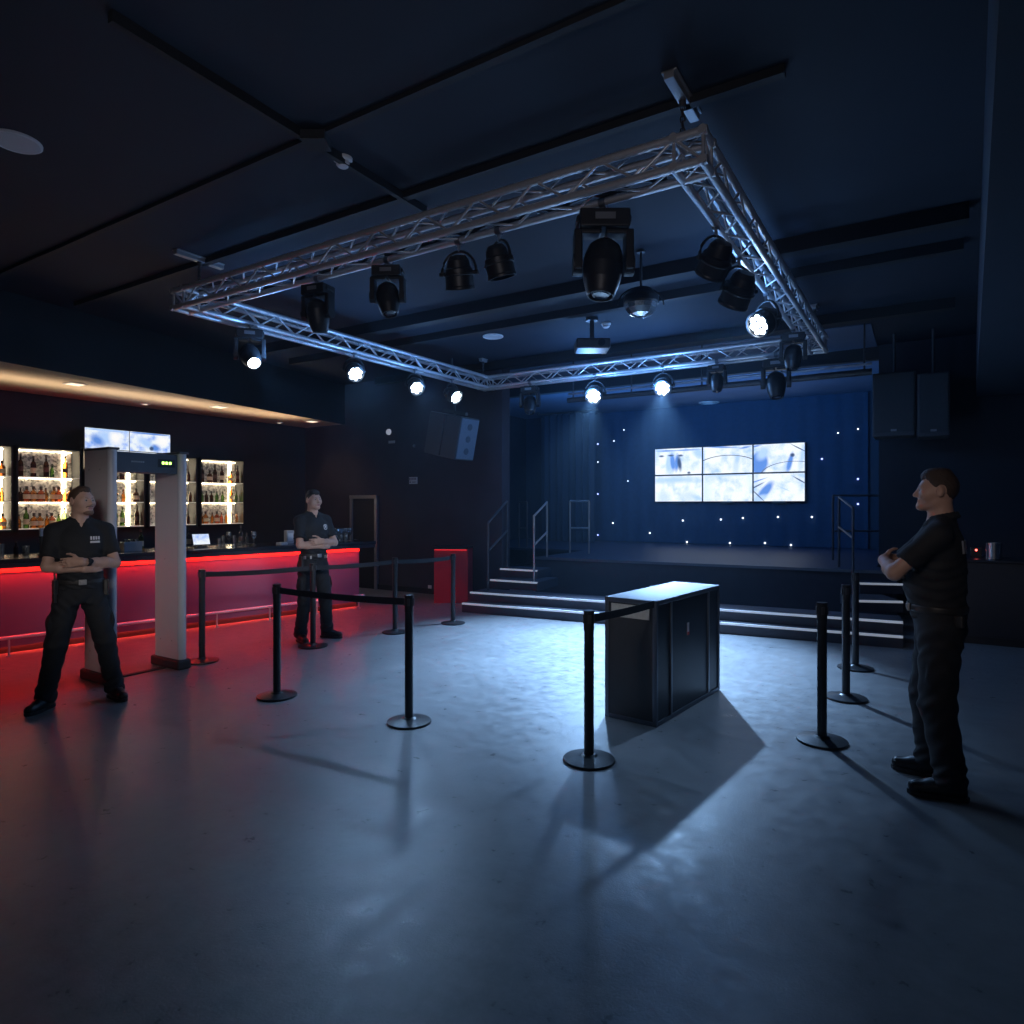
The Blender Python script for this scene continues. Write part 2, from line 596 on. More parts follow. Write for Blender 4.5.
rail('stair_handrail', 'bright steel sloping handrail at left corner of the stage front', [(pa, up(pa, 516)), (pb, up(pb, 502))],
     [(up(pa, 516), up(pb, 502)), (up(pa, 545), up(pb, 532))], M_rail)
pa, pb = at_z(488, 590.5, .28), at_z(507, 568, .56)
rail('stair_handrail', 'dark sloping handrail on the left side of the left steps', [(pa, up(pa, 523)), (pb, up(pb, 501))],
     [(up(pa, 523), up(pb, 501)), (up(pa, 551), up(pb, 531))], M_raild)
pa, pb = at_z(570, 553, SZ), at_z(589, 553.5, SZ)
rail('guard_rail', 'bright rectangular steel guard frame standing on stage by the curtain', [(pa, up(pa, 501)), (pb, up(pb, 501))],
     [(up(pa, 501), up(pb, 501)), (up(pa, 528), up(pb, 528))], M_rail)
pa, pb = at_z(519, 555.5, SZ), at_z(527, 555.5, SZ)
pa.y = pb.y = 12.6
pa.x = at_y(519, 555, 12.6).x
pb.x = at_y(527, 555, 12.6).x
rail('guard_rail', 'dark narrow guard rail behind the left steps', [(pa, up(pa, 502)), (pb, up(pb, 502))], [(up(pa, 502), up(pb, 502)), (up(pa, 528), up(pb, 528))], M_raild)
pa, pb, pc = at_z(833, 560, SZ), at_z(880, 561, SZ), at_z(888, 561, SZ)
rail('guard_rail', 'dark guard rail with two bars at the right end of the stage', [(pa, up(pa, 495)), (pb, up(pb, 495)), (pc, up(pc, 495))],
     [(up(pa, 495.5), up(pc, 495.5)), (up(pa, 531), up(pc, 531))], M_raild)
pa, pb = at_z(853, 583, .56), at_z(839, 567, SZ)
rail('stair_handrail', 'dark sloping handrail beside the right steps of the stage', [(pa, up(pa, 508)), (pb, up(pb, 497))],
     [(up(pa, 508), up(pb, 497)), (up(pa, 538), up(pb, 527))], M_raild)

# curtain ---------------------------------------------------------
mb = MB()
x0, x1 = at_y(541, 500, 15.0).x, at_y(594, 500, 15.0).x
N = 140
vs, fs = [], []
for i in range(N + 1):
    u = i / N
    x = x0 + (x1 - x0) * u
    y = 15.0 + 0.075 * math.sin(u * 52) + 0.03 * math.sin(u * 23 + 1)
    for z in (SZ + 0.02, 2.2, CZ - 0.12):
        vs.append((x, y, z))
for i in range(N):
    for j in range(2):
        o = i * 3 + j
        fs.append((o, o + 3, o + 4, o + 1))
mb.add(vs, fs, 0, True)
ct = thing('stage_curtain', 'dark navy pleated curtain hanging at the left of the stage', 'curtain', ((x0 + x1) / 2, 15.0, SZ))
mb.build('cloth', M_curtain, ct)
MB().tube((x0 - .1, 15.0, CZ - 0.08), (x1 + .1, 15.0, CZ - 0.08), 0.02).mm((x0 - .1, 14.97, CZ - .08), (x0 - .05, 15.03, CZ)).mm((x1 + .05, 14.97, CZ - .08), (x1 + .1, 15.03, CZ)).build('curtain_rail', M_raild, ct)

# star cloth ------------------------------------------------------
sx0, sx1 = at_y(592, 500, 15.9).x, at_y(868, 500, 15.9).x
sc = thing('star_cloth', 'dark blue backdrop cloth dotted with tiny white star lights', 'backdrop', ((sx0 + sx1) / 2, 15.92, SZ))
mb = MB()
vs, fs = [], []
N = 200
for i in range(N + 1):
    u = i / N
    x = sx0 + (sx1 - sx0) * u
    y = 15.93 + 0.012 * math.sin(u * 110)
    vs += [(x, y, SZ + 0.01), (x, y, CZ - 0.02)]
for i in range(N):
    o = i * 2
    fs.append((o, o + 2, o + 3, o + 1))
mb.add(vs, fs, 0, True)
mb.build('cloth', mat('star_cloth_navy', (0.014, 0.04, 0.085), 0.85, noise=0.25, nscale=10), sc)
M_star = emat('star_led', (0.75, 0.85, 1.0), 3.0)
M_starb = emat('blue_star_led', (0.3, 0.38, 1.0), 3.0)
stars = [(598, 444, 1), (598, 462, 0), (628, 481, 0), (598, 494, 1), (683, 520.5, 0), (721, 519.5, 0), (743, 518, 0), (778, 517, 0), (812, 517, 0), (822, 459, 1), (858, 479, 1),
         (858, 504, 1), (687, 542, 0), (730, 543, 0), (765, 543, 0), (791, 545, 0), (614, 441, 0), (598, 535, 1), (613, 523, 0), (624, 430, 0), (650, 533, 0), (858, 429, 0), (838, 433, 0)]
for (px, py, b) in stars:
    p = at_y(px, py, 15.9)
    r = 0.022 if b or py > 515 else 0.016
    MB().lathe([(0.0, 0.0), (r * .75, r * .3), (r, r), (r * .75, r * 1.7), (0.0, r * 2)], p - Vector((0, -0.01, 0)), (0, -1, 0), 8).build('star_light', M_starb if b else M_star, sc)

# video wall -----------------------------------------------------
BL = (0.12, 0.28, 0.75)
LB = (0.45, 0.65, 1.0)
DK = (0.05, 0.09, 0.2)
WH = (1, 1, 1)
feeds = {
    (0, 1): ([(-.35, -.1, .16, .62, 8, LB, .25), (-.22, -.05, .1, .6, -6, BL, .3), (-.05, -.1, .09, .6, 4, BL, .35), (.06, -.15, .08, .5, -8, DK, .4), (.85, .55, .25, .3, 30, LB, .5), (-.7, .42, .1, .07, 0, DK, .5), (-.3, .45, .12, .06, 0, DK, .5), (.1, .42, .1, .07, 0, DK, .5), (.3, .8, .5, .05, 0, BL, .6), (-.5, .8, .3, .06, 0, BL, .6), (.45, -.85, .06, .08, 0, DK, .5)], []),
    (1, 1): ([(.35, -.4, .13, .6, 6, (.6, .75, 1), .5), (.4, .05, .08, .3, 10, LB, .5), (-.3, .9, .6, .06, 4, BL, .5), (.7, .8, .2, .06, -10, BL, .6), (-.95, -.1, .05, .9, 0, LB, .7)], [(0, -.75, 1.35, .022, (.1, .13, .2))]),
    (2, 1): ([(-.78, -.3, .36, .75, 12, BL, .15), (-.6, .35, .2, .5, 40, LB, .4), (.42, -.35, .09, .65, 14, BL, .35), (.52, .15, .08, .12, 0, DK, .4), (.9, .1, .1, .8, 12, LB, .6), (.75, .6, .3, .035, 30, DK, .5), (-.9, .85, .2, .06, -10, BL, .6)], [(.55, -1.2, 1.25, .02, (.12, .16, .28))]),
    (0, 0): ([(-.6, -.6, .25, .35, 0, (.6, .75, 1), .6), (.45, -.55, .3, .35, 0, (.62, .76, 1), .6), (-.2, .65, 1.0, .2, 0, LB, .7), (.8, -.7, .2, .15, 20, LB, .6)], []),
    (1, 0): ([(-.9, -.3, .25, .9, 0, (.7, .85, 1), .7), (.2, .95, 1.0, .1, 0, LB, .6), (.9, .5, .15, .5, 0, (.75, .88, 1), .7)], []),
    (2, 0): ([(-.52, -.25, .16, .75, 38, BL, .3), (-.72, -.75, .12, .5, 70, LB, .4), (-.85, .1, .3, .04, -28, DK, .5), (-.85, .45, .35, .04, -18, BL, .5), (-.8, -.55, .35, .035, 45, DK, .5), (.8, .45, .28, .04, 32, DK, .5), (.9, .75, .2, .12, 20, LB, .5), (.2, -.1, .2, .04, 25, LB, .6)], []),
}
vY = 15.78
vx = [at_y(p, 480, vY).x for p in (654.5, 702.5, 753, 805.5)]
vz = [at_y(730, y, vY).z for y in (502.0, 473.8, 445.2)]
pos_name = {(0, 1): 'top left', (1, 1): 'top middle', (2, 1): 'top right', (0, 0): 'bottom left', (1, 0): 'bottom middle', (2, 0): 'bottom right'}
for (i, j), (bl, ar) in feeds.items():
    xa, xb, za, zb = vx[i], vx[i + 1], vz[j], vz[j + 1]
    cx, cz = (xa + xb) / 2, (za + zb) / 2
    w, h = xb - xa, zb - za
    t = thing('wall_monitor', 'bright screen, %s of the six wall monitors above the stage' % pos_name[i, j], 'screen', (cx, vY, cz), 0, 'six monitors of the video wall')
    mb = MB().mm((-w / 2 + .002, 0.004, -h / 2 + .002), (w / 2 - .002, 0.07, h / 2 - .002))
    if j == 0:
        mb.mm((-.15, 0.0, -h / 2 - .035), (.15, .05, -h / 2 + .01))
    mb.mm((-.2, .07, -.15), (.2, .13, .15)).build('bezel', M_plastic, t, local=True, bevel=0.004)
    MB().mm((-w / 2 + .018, -0.001, -h / 2 + .018), (w / 2 - .018, 0.01, h / 2 - .018)).build('display', screen_material('camera_feed_%d%d' % (i, j), i * 2 + j + 1, bl, ar, 1.15, w, h), t, local=True)

# dark tall wall lamp bar (lighting pipe in front of the stage)
pz = at_y(700, 388, 10.0).z
pL, pR = at_y(568, 400, 10.0), at_y(872, 379, 10.0)
t = thing('lighting_pipe', 'long black lighting bar hanging above the front of the stage', 'pipe', ((pL.x + pR.x) / 2, 10.0, pz))
MB().tube((pL.x, 10, pz), (pR.x, 10, pz), 0.045, 14).build('pipe', M_plasticg, t)
MB().tube((pL.x, 10.02, pz + 0.11), (pR.x, 10.02, pz + 0.11), 0.02, 10).build('highlight_rod', mat('pipe_highlight', (0.4, 0.43, 0.5), 0.4, 0.6), t)  # pale rod added to stand for the pipe's bright upper highlight
for u in (0.02, 0.25, 0.5, 0.75, 0.98):
    x = pL.x + (pR.x - pL.x) * u
    MB().tube((x, 10.02, pz), (x, 10.02, CZ), 0.012).build('hanger', M_plasticg, t)

# ------------------------------------------------------------------ truss
TZ = 3.6
SEC = 0.225
TX0, TX1, TY0, TY1 = -6.42, -1.05, 3.74, 9.3
truss = thing('lighting_truss', 'square aluminium box truss hanging level below the ceiling', 'truss', ((TX0 + TX1) / 2, (TY0 + TY1) / 2, TZ))
CR, LR = 0.027, 0.0095


def truss_section(p, q, inset):
    """p,q: corner points (outer line, bottom), inset: inward direction"""
    p, q, v = Vector(p), Vector(q), Vector(inset)
    u = (q - p).normalized()
    L = (q - p).length
    w = Vector((0, 0, 1))
    s = SEC - 2 * CR
    o = p + v * CR + w * CR
    sect = MB()
    base = {}
    # ladder frames at both ends, zig-zag lacing between them
    for t in (CR, SEC - CR, L - SEC + CR, L - CR):
        for (a, b) in (((0, 0), (1, 0)), ((1, 0), (1, 1)), ((1, 1), (0, 1)), ((0, 1), (0, 0))):
            sect.tube(o + u * t + v * a[0] * s + w * a[1] * s, o + u * t + v * b[0] * s + w * b[1] * s, LR * 1.2, 6)
    stops = [CR, SEC - CR]
    n = max(4, int(round((L - 2 * SEC) / 0.235)))
    stops += [SEC - CR + (L - 2 * SEC + 2 * CR) * (i + 1) / n for i in range(n)] + [L - CR]
    for (a, b) in (((0, 0), (1, 0)), ((1, 0), (1, 1)), ((1, 1), (0, 1)), ((0, 1), (0, 0))):
        for i in range(len(stops) - 1):
            c0, c1 = (a, b) if i % 2 == 0 else (b, a)
            sect.tube(o + u * stops[i] + v * c0[0] * s + w * c0[1] * s, o + u * stops[i + 1] + v * c1[0] * s + w * c1[1] * s, LR, 6)
    so = sect.build('truss_section', M_alu, truss)
    for (a, b) in ((0, 0), (1, 0), (1, 1), (0, 1)):
        st = o + v * a * s + w * b * s
        MB().tube(st + u * (0 if a == 0 else 0.0), st + u * L, CR, 12).build('chord', M_alu, so)


truss_section((TX0, TY0, TZ), (TX1, TY0, TZ), (0, 1, 0))
truss_section((TX0, TY1, TZ), (TX1, TY1, TZ), (0, -1, 0))
truss_section((TX0, TY0, TZ), (TX0, TY1, TZ), (1, 0, 0))
truss_section((TX1, TY0, TZ), (TX1, TY1, TZ), (-1, 0, 0))

# power cable strapped to the near side of the truss
mb = MB()
pts = []
for i in range(90):
    u = i / 89
    x = TX0 + 0.3 + (TX1 - TX0 - 0.6) * u
    pts.append((x, TY0 + SEC - 0.035 + 0.012 * math.sin(i * 1.3), TZ + 0.075 + 0.02 * math.sin(i * 0.9) + 0.008 * math.sin(i * 2.7)))
mb.path(pts, 0.016, 6)
top_mesh(mb, 'power_cable', mat('black_cable', (0.05, 0.05, 0.055), 0.5), 'thick dark power cable lying along the near side of the truss', 'cable', (pts[45][0], TY0 + SEC / 2, TZ))

for (px, py, lab, cx, cy) in ((683, 92, 'grey ceiling bracket and chain above the near right truss corner', TX1 - .17, TY0 + .1),
                              (207, 244, 'grey ceiling bracket and chain above the near left truss corner', TX0 + .35, TY0 + .1),
                              (467, 355, 'small ceiling bracket and rod above the far left truss corner', TX0 + .15, TY1 - .25),
                              (820, 305, 'small ceiling bracket and rod above the far right truss corner', TX1 - .1, TY1 - .5)):
    t = thing('ceiling_bracket', lab, 'bracket', (cx, cy, TZ + SEC), 0, 'brackets carrying the truss')
    big = py < 300
    L = 0.5 if big else 0.16
    MB().mm((cx - .03, cy - L / 2, CZ - .05), (cx + .03, cy + L / 2, CZ)).mm((cx - .045, cy - L / 2, CZ - .012), (cx + .045, cy + L / 2, CZ)).build('channel', mat('bracket_zinc', (0.45, 0.46, 0.48), 0.45, 0.7, noise=0.15), t, bevel=0.004)
    mb = MB()
    z = TZ + SEC - 0.005
    i = 0
    while z < CZ - 0.08:
        a = Vector((0.012, 0, 0)) if i % 2 else Vector((0, 0.012, 0))
        c = Vector((cx, cy, z))
        mb.path([c + a, c + a + Vector((0, 0, .03)), c + Vector((0, 0, .042)), c - a + Vector((0, 0, .03)), c - a, c - Vector((0, 0, .012)), c + a], 0.005, 5)
        z += 0.036
        i += 1
    mb.tube((cx, cy, CZ - .09), (cx, cy, CZ - .04), 0.022, 8)
    mb.build('chain', M_plasticg, t)

# ------------------------------------------------------------------ lights hung on the truss
def basis(aim):
    z = Vector(aim).normalized()
    ref = Vector((0, 0, 1)) if abs(z.z) < 0.95 else Vector((0, 1, 0))
    x = z.cross(ref).normalized()
    y = z.cross(x)
    return x, y, z


def clamp(t, top, s):
    m = MB()
    m.tube(top + Vector((-.022 * s, 0, .02)), top + Vector((.022 * s, 0, .02)), 0.034, 10)
    m.tube(top + Vector((0, 0, 0.01)), top + Vector((0, 0, -.06 * s)), 0.012, 8)
    m.build('clamp', M_alud, t)


def moving_head(top, size, aim, lit, label, swing=0.0):
    """hung by its base: base, yoke arms, head with lens; size = overall height below the clamp"""
    top = Vector(top)
    s = size / 0.56
    t = thing('moving_head_light', label, 'stage light', top[:], 0)
    rot = Matrix.Rotation(swing, 3, 'Z')

    def W(x, y, z):
        return top + rot @ Vector((x * s, y * s, z * s))
    clamp(t, top, 1.0)
    b = MB()
    b.box(W(0, 0, -.11), (.30 * s, .22 * s, .11 * s), M=rot)
    b.box(W(0, 0, -.05), (.22 * s, .07 * s, .03 * s), M=rot)
    b.box(W(.155, 0, -.10), (.02 * s, .12 * s, .05 * s), M=rot)
    b.box(W(-.155, 0, -.10), (.02 * s, .12 * s, .05 * s), M=rot)
    base = b.build('base', M_plastic, t, bevel=0.012 * s)
    MB().box(W(0, -.112, -.105), (.12 * s, .008 * s, .04 * s), M=rot).build('control_panel', mat('fixture_panel', (0.25, 0.26, 0.28), 0.3, 0.4), base)
    piv = W(0, 0, -.36)
    for sg in (-1, 1):
        m = MB()
        m.box(W(sg * .155, 0, -.28), (.05 * s, .13 * s, .24 * s), M=rot)
        m.tube(W(sg * .13, 0, -.36), W(sg * .185, 0, -.36), 0.066 * s, 14)
        m.box(W(sg * .09, 0, -.172), (.15 * s, .12 * s, .03 * s), M=rot)
        m.build('yoke_arm', M_plastic, t, bevel=0.01 * s)
    x, y, z = basis(aim)
    h = MB()
    h.lathe([(0.0, -.155 * s), (.055 * s, -.15 * s), (.095 * s, -.115 * s), (.118 * s, -.05 * s), (.122 * s, .02 * s), (.11 * s, .11 * s), (.088 * s, .185 * s), (.08 * s, .2 * s), (.072 * s, .2 * s), (.07 * s, .185 * s)], piv, z, 22)
    for a in range(5):
        h.box(piv - z * (.10 - a * .02) * s + y * (-.1 * s), (.10 * s, .012 * s, .008 * s), M=Matrix((x, y, z)).transposed())
    head = h.build('head', M_plastic, t)
    MB().lathe([(.072 * s, .186 * s), (.05 * s, .196 * s), (.0, .2 * s)], piv, z, 18).build('lens', M_led if lit else M_lens_off, head)
    return t, piv + z * .24 * s


def led_par(top, size, aim, lit, label, swing=0.0):
    """short can in a bracket; size = overall height below the clamp"""
    top = Vector(top)
    s = size / 0.36
    t = thing('spot_lamp', label, 'stage light', top[:], 0)
    clamp(t, top, 1.0)
    x, y, z = basis(aim)
    x = Vector((z.y, -z.x, 0))
    x = x.normalized() if x.length > 0.1 else Vector((1, 0, 0))
    piv = top + Vector((0, 0, -.22 * s))
    br = MB()
    pts = []
    for i in range(13):
        a = math.pi * i / 12
        pts.append(piv + x * math.cos(a) * .135 * s + Vector((0, 0, math.sin(a) * .165 * s)))
    br.path(pts, 0.011 * s, 6)
    for sg in (-1, 1):
        br.tube(piv + x * sg * .10 * s, piv + x * sg * .15 * s, .018 * s, 8)
    br.build('bracket', M_plastic, t)
    h = MB()
    h.lathe([(0.0, -.13 * s), (.06 * s, -.125 * s), (.082 * s, -.09 * s), (.09 * s, -.04 * s), (.105 * s, -.03 * s), (.108 * s, .09 * s), (.112 * s, .1 * s), (.112 * s, .115 * s), (.098 * s, .115 * s), (.096 * s, .09 * s)], piv, z, 22)
    h.lathe([(.116 * s, .0), (.119 * s, .004 * s), (.119 * s, .014 * s), (.116 * s, .018 * s)], piv, z, 22)
    body = h.build('lamp_housing', M_plastic, t)
    MB().lathe([(.097 * s, .092 * s), (0.0, .094 * s)], piv, z, 20).build('lens', M_lens_off, body)
    if lit:
        xx, yy, zz = basis(aim)
        l = MB()
        l.lathe([(.024 * s, .0945 * s), (.02 * s, .101 * s), (0, .103 * s)], piv, zz, 10)
        for kk in range(7):
            a = 2 * math.pi * kk / 7
            c = piv + xx * math.cos(a) * .062 * s + yy * math.sin(a) * .062 * s
            l.lathe([(.026 * s, .0945 * s), (.022 * s, .101 * s), (0, .103 * s)], c, zz, 10)
        l.build('led_array', M_led, body)
    return t, piv + z * .16 * s


def spot(name, loc, aim, power, angle, blend, color, parent_thing, radius=0.05):
    l = bpy.data.lights.new(name, 'SPOT')
    l.energy = power
    l.spot_size = R(angle)
    l.spot_blend = blend
    l.color = color
    l.shadow_soft_size = radius
    o = bpy.data.objects.new(name, l)
    col.objects.link(o)
    o.rotation_euler = Vector(aim).to_track_quat('-Z', 'Y').to_euler()
    o.parent = parent_thing
    o.location = world_of(parent_thing).inverted() @ Vector(loc)
    return o


LB_ = (0.34, 0.60, 1.0)
YN0, YN1 = TY0 + CR, TY0 + SEC - CR       # near truss chords
YF0, YF1 = TY1 - SEC + CR, TY1 - CR
XL0, XL1 = TX0 + CR, TX0 + SEC - CR
XR0, XR1 = TX1 - SEC + CR, TX1 - CR


def hang_y(px, Y):
    p = at_y(px, 300, Y)
    return Vector((p.x, Y, TZ))


def hang_x(px, X):
    p = at_x(px, 300, X)
    return Vector((X, p.y, TZ))


DN = (0, 0, -1)
# near side of the truss
moving_head(hang_y(603, YN1), 0.60, (-.02, -.15, -1), False, 'largest black moving head light, pointing down from near truss side', TH)
led_par(hang_y(499, YN1), 0.34, (.1, .3, -1), False, 'small dark spot lamp left of the largest moving head light', .2)
led_par(hang_y(459, YN1), 0.36, (-.1, .3, -1), False, 'small dark spot lamp second left from the largest moving head', .2)
moving_head(hang_y(388, YN1), 0.43, (.25, -.1, -1), False, 'dark moving head light in the middle of near truss side', .5)
moving_head(hang_y(318, YN1), 0.44, (-.05, .2, -1), False, 'dark moving head light hung near the left end of near truss side', .2)
# left side
tt, lp = moving_head(hang_x(250, XL1), 0.50, (.75, -.25, -.62), True, 'lit moving head light nearest on the left side of truss', .9)
spot('lamp_light', lp, (.75, .1, -.75), 160, 60, 1.0, LB_, tt)
for (px, sz, pw, lab) in ((354, .36, 220, 'lit spot lamp second from near end of the left truss side'),
                          (415, .36, 220, 'lit spot lamp third from near end of the left truss side'),
                          (452, .38, 160, 'lit spot lamp beside the far left truss corner')):
    aim = Vector((.72, -.42, -.6)) if px < 440 else Vector((.85, -.1, -.5))
    tt, lp = led_par(hang_x(px, XL1), sz, aim, True, lab)
    spot('lamp_light', lp, aim, pw * .6, 60, 1.0, LB_, tt)
# far side
moving_head(hang_y(530, YF0), 0.5, (.25, -.45, -.8), False, 'dark moving head light on far truss side above the curtain', .2)
for (px, sz, pw, lab) in ((595, .42, 800, 'lit spot lamp on far truss side above the guard frame'),
                          (663, .40, 1150, 'lit spot lamp on far truss side above the screens')):
    tgt = Vector((0.2 if px < 620 else .6, 0, 0))
    hp = hang_y(px, YF0)
    aim = (Vector((-3.9, 7.0, 0)) if px < 620 else Vector((-2.6, 7.0, 0))) - hp
    face = (aim.normalized() + Vector((.15, -.55, .25))).normalized()
    tt, lp = led_par(hp, sz, face, True, lab)
    spot('lamp_light', lp, aim, pw * 3.4, 68, 1.0, LB_, tt)
moving_head(hang_y(717, YF0), 0.40, (0, -.1, -1), False, 'dark moving head light on far truss side right of lit lamps', 0)
moving_head(hang_y(776, YF0), 0.56, (.1, -.25, -1), False, 'large dark moving head light at right end of far truss side', .1)
# right side
led_par(hang_x(716, XR0), 0.36, (-.6, .5, -.8), False, 'dark spot lamp nearest on the right truss side')
led_par(hang_x(739, XR0), 0.40, (-.55, .45, -.85), False, 'dark spot lamp second along the right truss side')
hp = hang_x(766, XR0)
aim = Vector((-2.4, 4.8, 0)) - hp
tt, lp = led_par(hp, .40, (-.45, -.72, -.45), True, 'lit spot lamp on the right truss side')
spot('lamp_light', lp, aim, 150, 80, 1.0, LB_, tt)
moving_head(hang_x(793, XR0), 0.44, (0, -.2, -1), False, 'dark moving head light at far end of the right truss side', .2)

# hanging effect light (mirror-ball like half dome) and ceiling projector
hp = at_d(641, 303, 6.3)
t = thing('effect_light', 'hanging disco effect light with clear faceted dome, beside largest moving head', 'stage light', (hp.x, hp.y, CZ))
MB().tube((hp.x, hp.y, CZ), (hp.x, hp.y, hp.z + .12), .012).tube((hp.x, hp.y, CZ - .03), (hp.x, hp.y, CZ), .04, 12).build('hanging_rod', M_plasticg, t)
pts = [hp + rv * math.cos(a) * .22 + Vector((0, 0, math.sin(a) * .17 - .02)) for a in [math.pi * i / 12 for i in range(13)]]
MB().path(pts, .008, 6).build('bracket', M_plastic, t)
MB().lathe([(0, .14), (.1, .13), (.165, .06), (.17, 0), (.165, -.02)], hp, (0, 0, 1), 20).build('housing', M_plastic, t)
MB().lathe([(.16, -.02), (.15, -.06), (.11, -.11), (.05, -.135), (0, -.14)], hp, (0, 0, 1), 12, smooth=False).build('faceted_dome', mat('mirror_dome', (.7, .75, .82), .12, .9, noise=.3, nscale=60), t)
hp = at_d(592, 346, 8.6)
t = thing('ceiling_projector', 'dark flat projector hanging from the ceiling on a pole', 'projector', (hp.x, hp.y, CZ))
MB().tube((hp.x, hp.y, CZ), (hp.x, hp.y, hp.z + .05), .03, 12).tube((hp.x, hp.y, CZ - .04), (hp.x, hp.y, CZ), .08, 14).build('pole', M_plasticg, t)
MB().box((hp.x, hp.y, hp.z), (.44, .36, .13), TH).build('projector_body', M_plasticg, t, bevel=.02)
pf = hp - dv * .18 + rv * .1
MB().tube(pf, pf - dv * .035, .045, 16).build('lens', M_lens_off, t)

# ceiling fittings
for (px, py, r, lab) in ((16, 141, .15, 'white round ceiling speaker near upper left, above the bar front'), (493, 336, .15, 'white round ceiling speaker in middle beyond the near truss')):
    p = at_z(px, py, CZ)
    t = thing('ceiling_speaker', lab, 'ceiling speaker', (p.x, p.y, CZ))
    MB().lathe([(r, 0), (r, -.012), (r * .93, -.018), (r * .9, -.014), (r * .9, 0)], p, (0, 0, 1), 28).build('rim', M_white, t)
    MB().lathe([(r * .9, -.012), (r * .5, -.014), (0, -.015)], p, (0, 0, 1), 28).build('grille', mat('speaker_grille', (.55, .55, .56), .6, noise=.2, nscale=300), t)
for (px, py, r, lab) in ((343, 158, .06, 'white round smoke detector on ceiling above the near truss'), (606, 323, .06, 'small white smoke detector on ceiling beside projector pole')):
    p = at_z(px, py, CZ)
    t = thing('smoke_detector', lab, 'smoke detector', (p.x, p.y, CZ))
    MB().lathe([(r * 1.1, 0), (r * 1.1, -.02), (r * .9, -.03)], p, (0, 0, 1), 20).build('mount', M_white, t)
    MB().lathe([(r * .8, -.03), (r * .8, -.05), (r * .55, -.065), (0, -.068)], p, (0, 0, 1), 20).build('sensing_chamber', mat('detector_vents', (.66, .66, .68), .5, noise=.2, nscale=80), t)
p = at_z(709, 402, CZ)
t = thing('ceiling_speaker', 'pale round ceiling vent above the stage near the screens', 'vent', (p.x, p.y, CZ))
t.name = 'ceiling_vent'
WM[t.name] = WM.get('ceiling_speaker', Matrix.Translation((p.x, p.y, CZ))) if False else Matrix.Translation((p.x, p.y, CZ))
MB().lathe([(.24, 0), (.24, -.02), (.2, -.03), (.19, 0)], p, (0, 0, 1), 24).build('rim', M_white, t)
MB().lathe([(.15, 0), (.15, -.03), (.1, -.035), (.09, -.02), (0, -.02)], p, (0, 0, 1), 20).build('cone', M_white, t)

# soffit downlights
for i, (px, py, kind) in enumerate(((75, 383.5, 0), (145, 403.5, 1), (219, 406.5, 0), (277, 422.5, 1), (312, 421, 0))):
    p = at_z(px, py, 3.3)
    p.x = max(p.x, XL + .3)
    lab = ['square downlight nearest the photo edge in bar soffit', 'small round downlight above the bar screens in soffit', 'square downlight in middle of the bar soffit', 'small round downlight above the rightmost lit shelf unit', 'square downlight at the far end of bar soffit'][i]
    t = thing('downlight', lab, 'downlight', (p.x, p.y, 3.3))
    if kind == 0:
        MB().mm((p.x - .11, p.y - .11, 3.286), (p.x + .11, p.y + .11, 3.3)).build('frame', M_white, t, bevel=.004)
        MB().mm((p.x - .08, p.y - .08, 3.282), (p.x + .08, p.y + .08, 3.287)).build('diffuser', M_down, t)
    else:
        MB().lathe([(.075, 0), (.075, -.012), (.06, -.018)], p, (0, 0, 1), 18).build('frame', M_white, t)
        MB().lathe([(.06, -.017), (0, -.02)], p, (0, 0, 1), 18).build('diffuser', M_down, t)

# ------------------------------------------------------------------ loudspeakers
M_spk = mat('speaker_cabinet', (.05, .052, .06), .55, noise=.15, nscale=60, bump=.1)
M_grl = mat('speaker_front_grille', (.05, .054, .062), .5, .3, noise=.5, nscale=260, bump=.3)
# right pair, hung in front of the right wall
yS = 10.6
for (pa, pb, lab) in ((872.5, 915.5, 'left one of the two black loudspeakers hung right of stage'), (917.5, 950, 'right one of the two black loudspeakers hung right of stage')):
    A, B = at_y(pa, 437, yS), at_y(pb, 437, yS)
    zt = at_y(pa, 374, yS).z
    zb = at_y(pa, 437, yS).z
    w = B.x - A.x
    cx = (A.x + B.x) / 2
    t = thing('loudspeaker', lab, 'loudspeaker', (cx, yS + .25, zb), 0, 'pair of loudspeakers hung right of the stage')
    MB().mm((A.x, yS, zb), (B.x, yS + .5, zt)).build('cabinet', M_spk, t, bevel=.012)
    MB().mm((A.x + .02, yS - .012, zb + .05), (B.x - .02, yS, zt - .02)).build('grille', M_grl, t, bevel=.004)
    MB().box((cx, yS - .014, zb + .08), (.07, .008, .03)).build('badge', M_alud, t)
    MB().tube((cx, yS + .25, zt), (cx, yS + .25, CZ), .02).box((cx, yS + .25, zt + .01), (.3, .1, .02)).build('hanging_bracket', M_plasticg, t)
# left pair in one array, turned and tilted to the floor
c = at_d(456, 437, 10.9)
t = thing('loudspeaker_array', 'tilted black loudspeaker cabinet hung by the left stage corner, blue-lit front', 'loudspeaker', c[:], 0)
fx = (rv * .80 - dv * .60 + Vector((0, 0, -.22))).normalized()      # front direction
sx = fx.cross(Vector((0, 0, 1))).normalized()
uz = sx.cross(fx).normalized()
Mx = Matrix((fx, sx, uz)).transposed()
for off in (-.165, .165):
    MB().box(c + fx * off * 2 * .55 - fx * .1, (.34, .46, .70), M=Mx).build('cabinet', M_spk, t, bevel=.012)
g = MB().box(c + fx * .262, (.012, .42, .66), M=Mx).build('grille', mat('blue_lit_grille', (.16, .2, .26), .5, .3, noise=.5, nscale=160, bump=.3), t, bevel=.003)  # blue light on the front put into grille and driver colours
for off in (-.2, 0.0, .2):
    MB().tube(c + fx * .262 + uz * off, c + fx * .274 + uz * off, .055, 16).build('driver', mat('driver_blue_lit', (.07, .09, .12), .5, noise=.3, nscale=60), g)
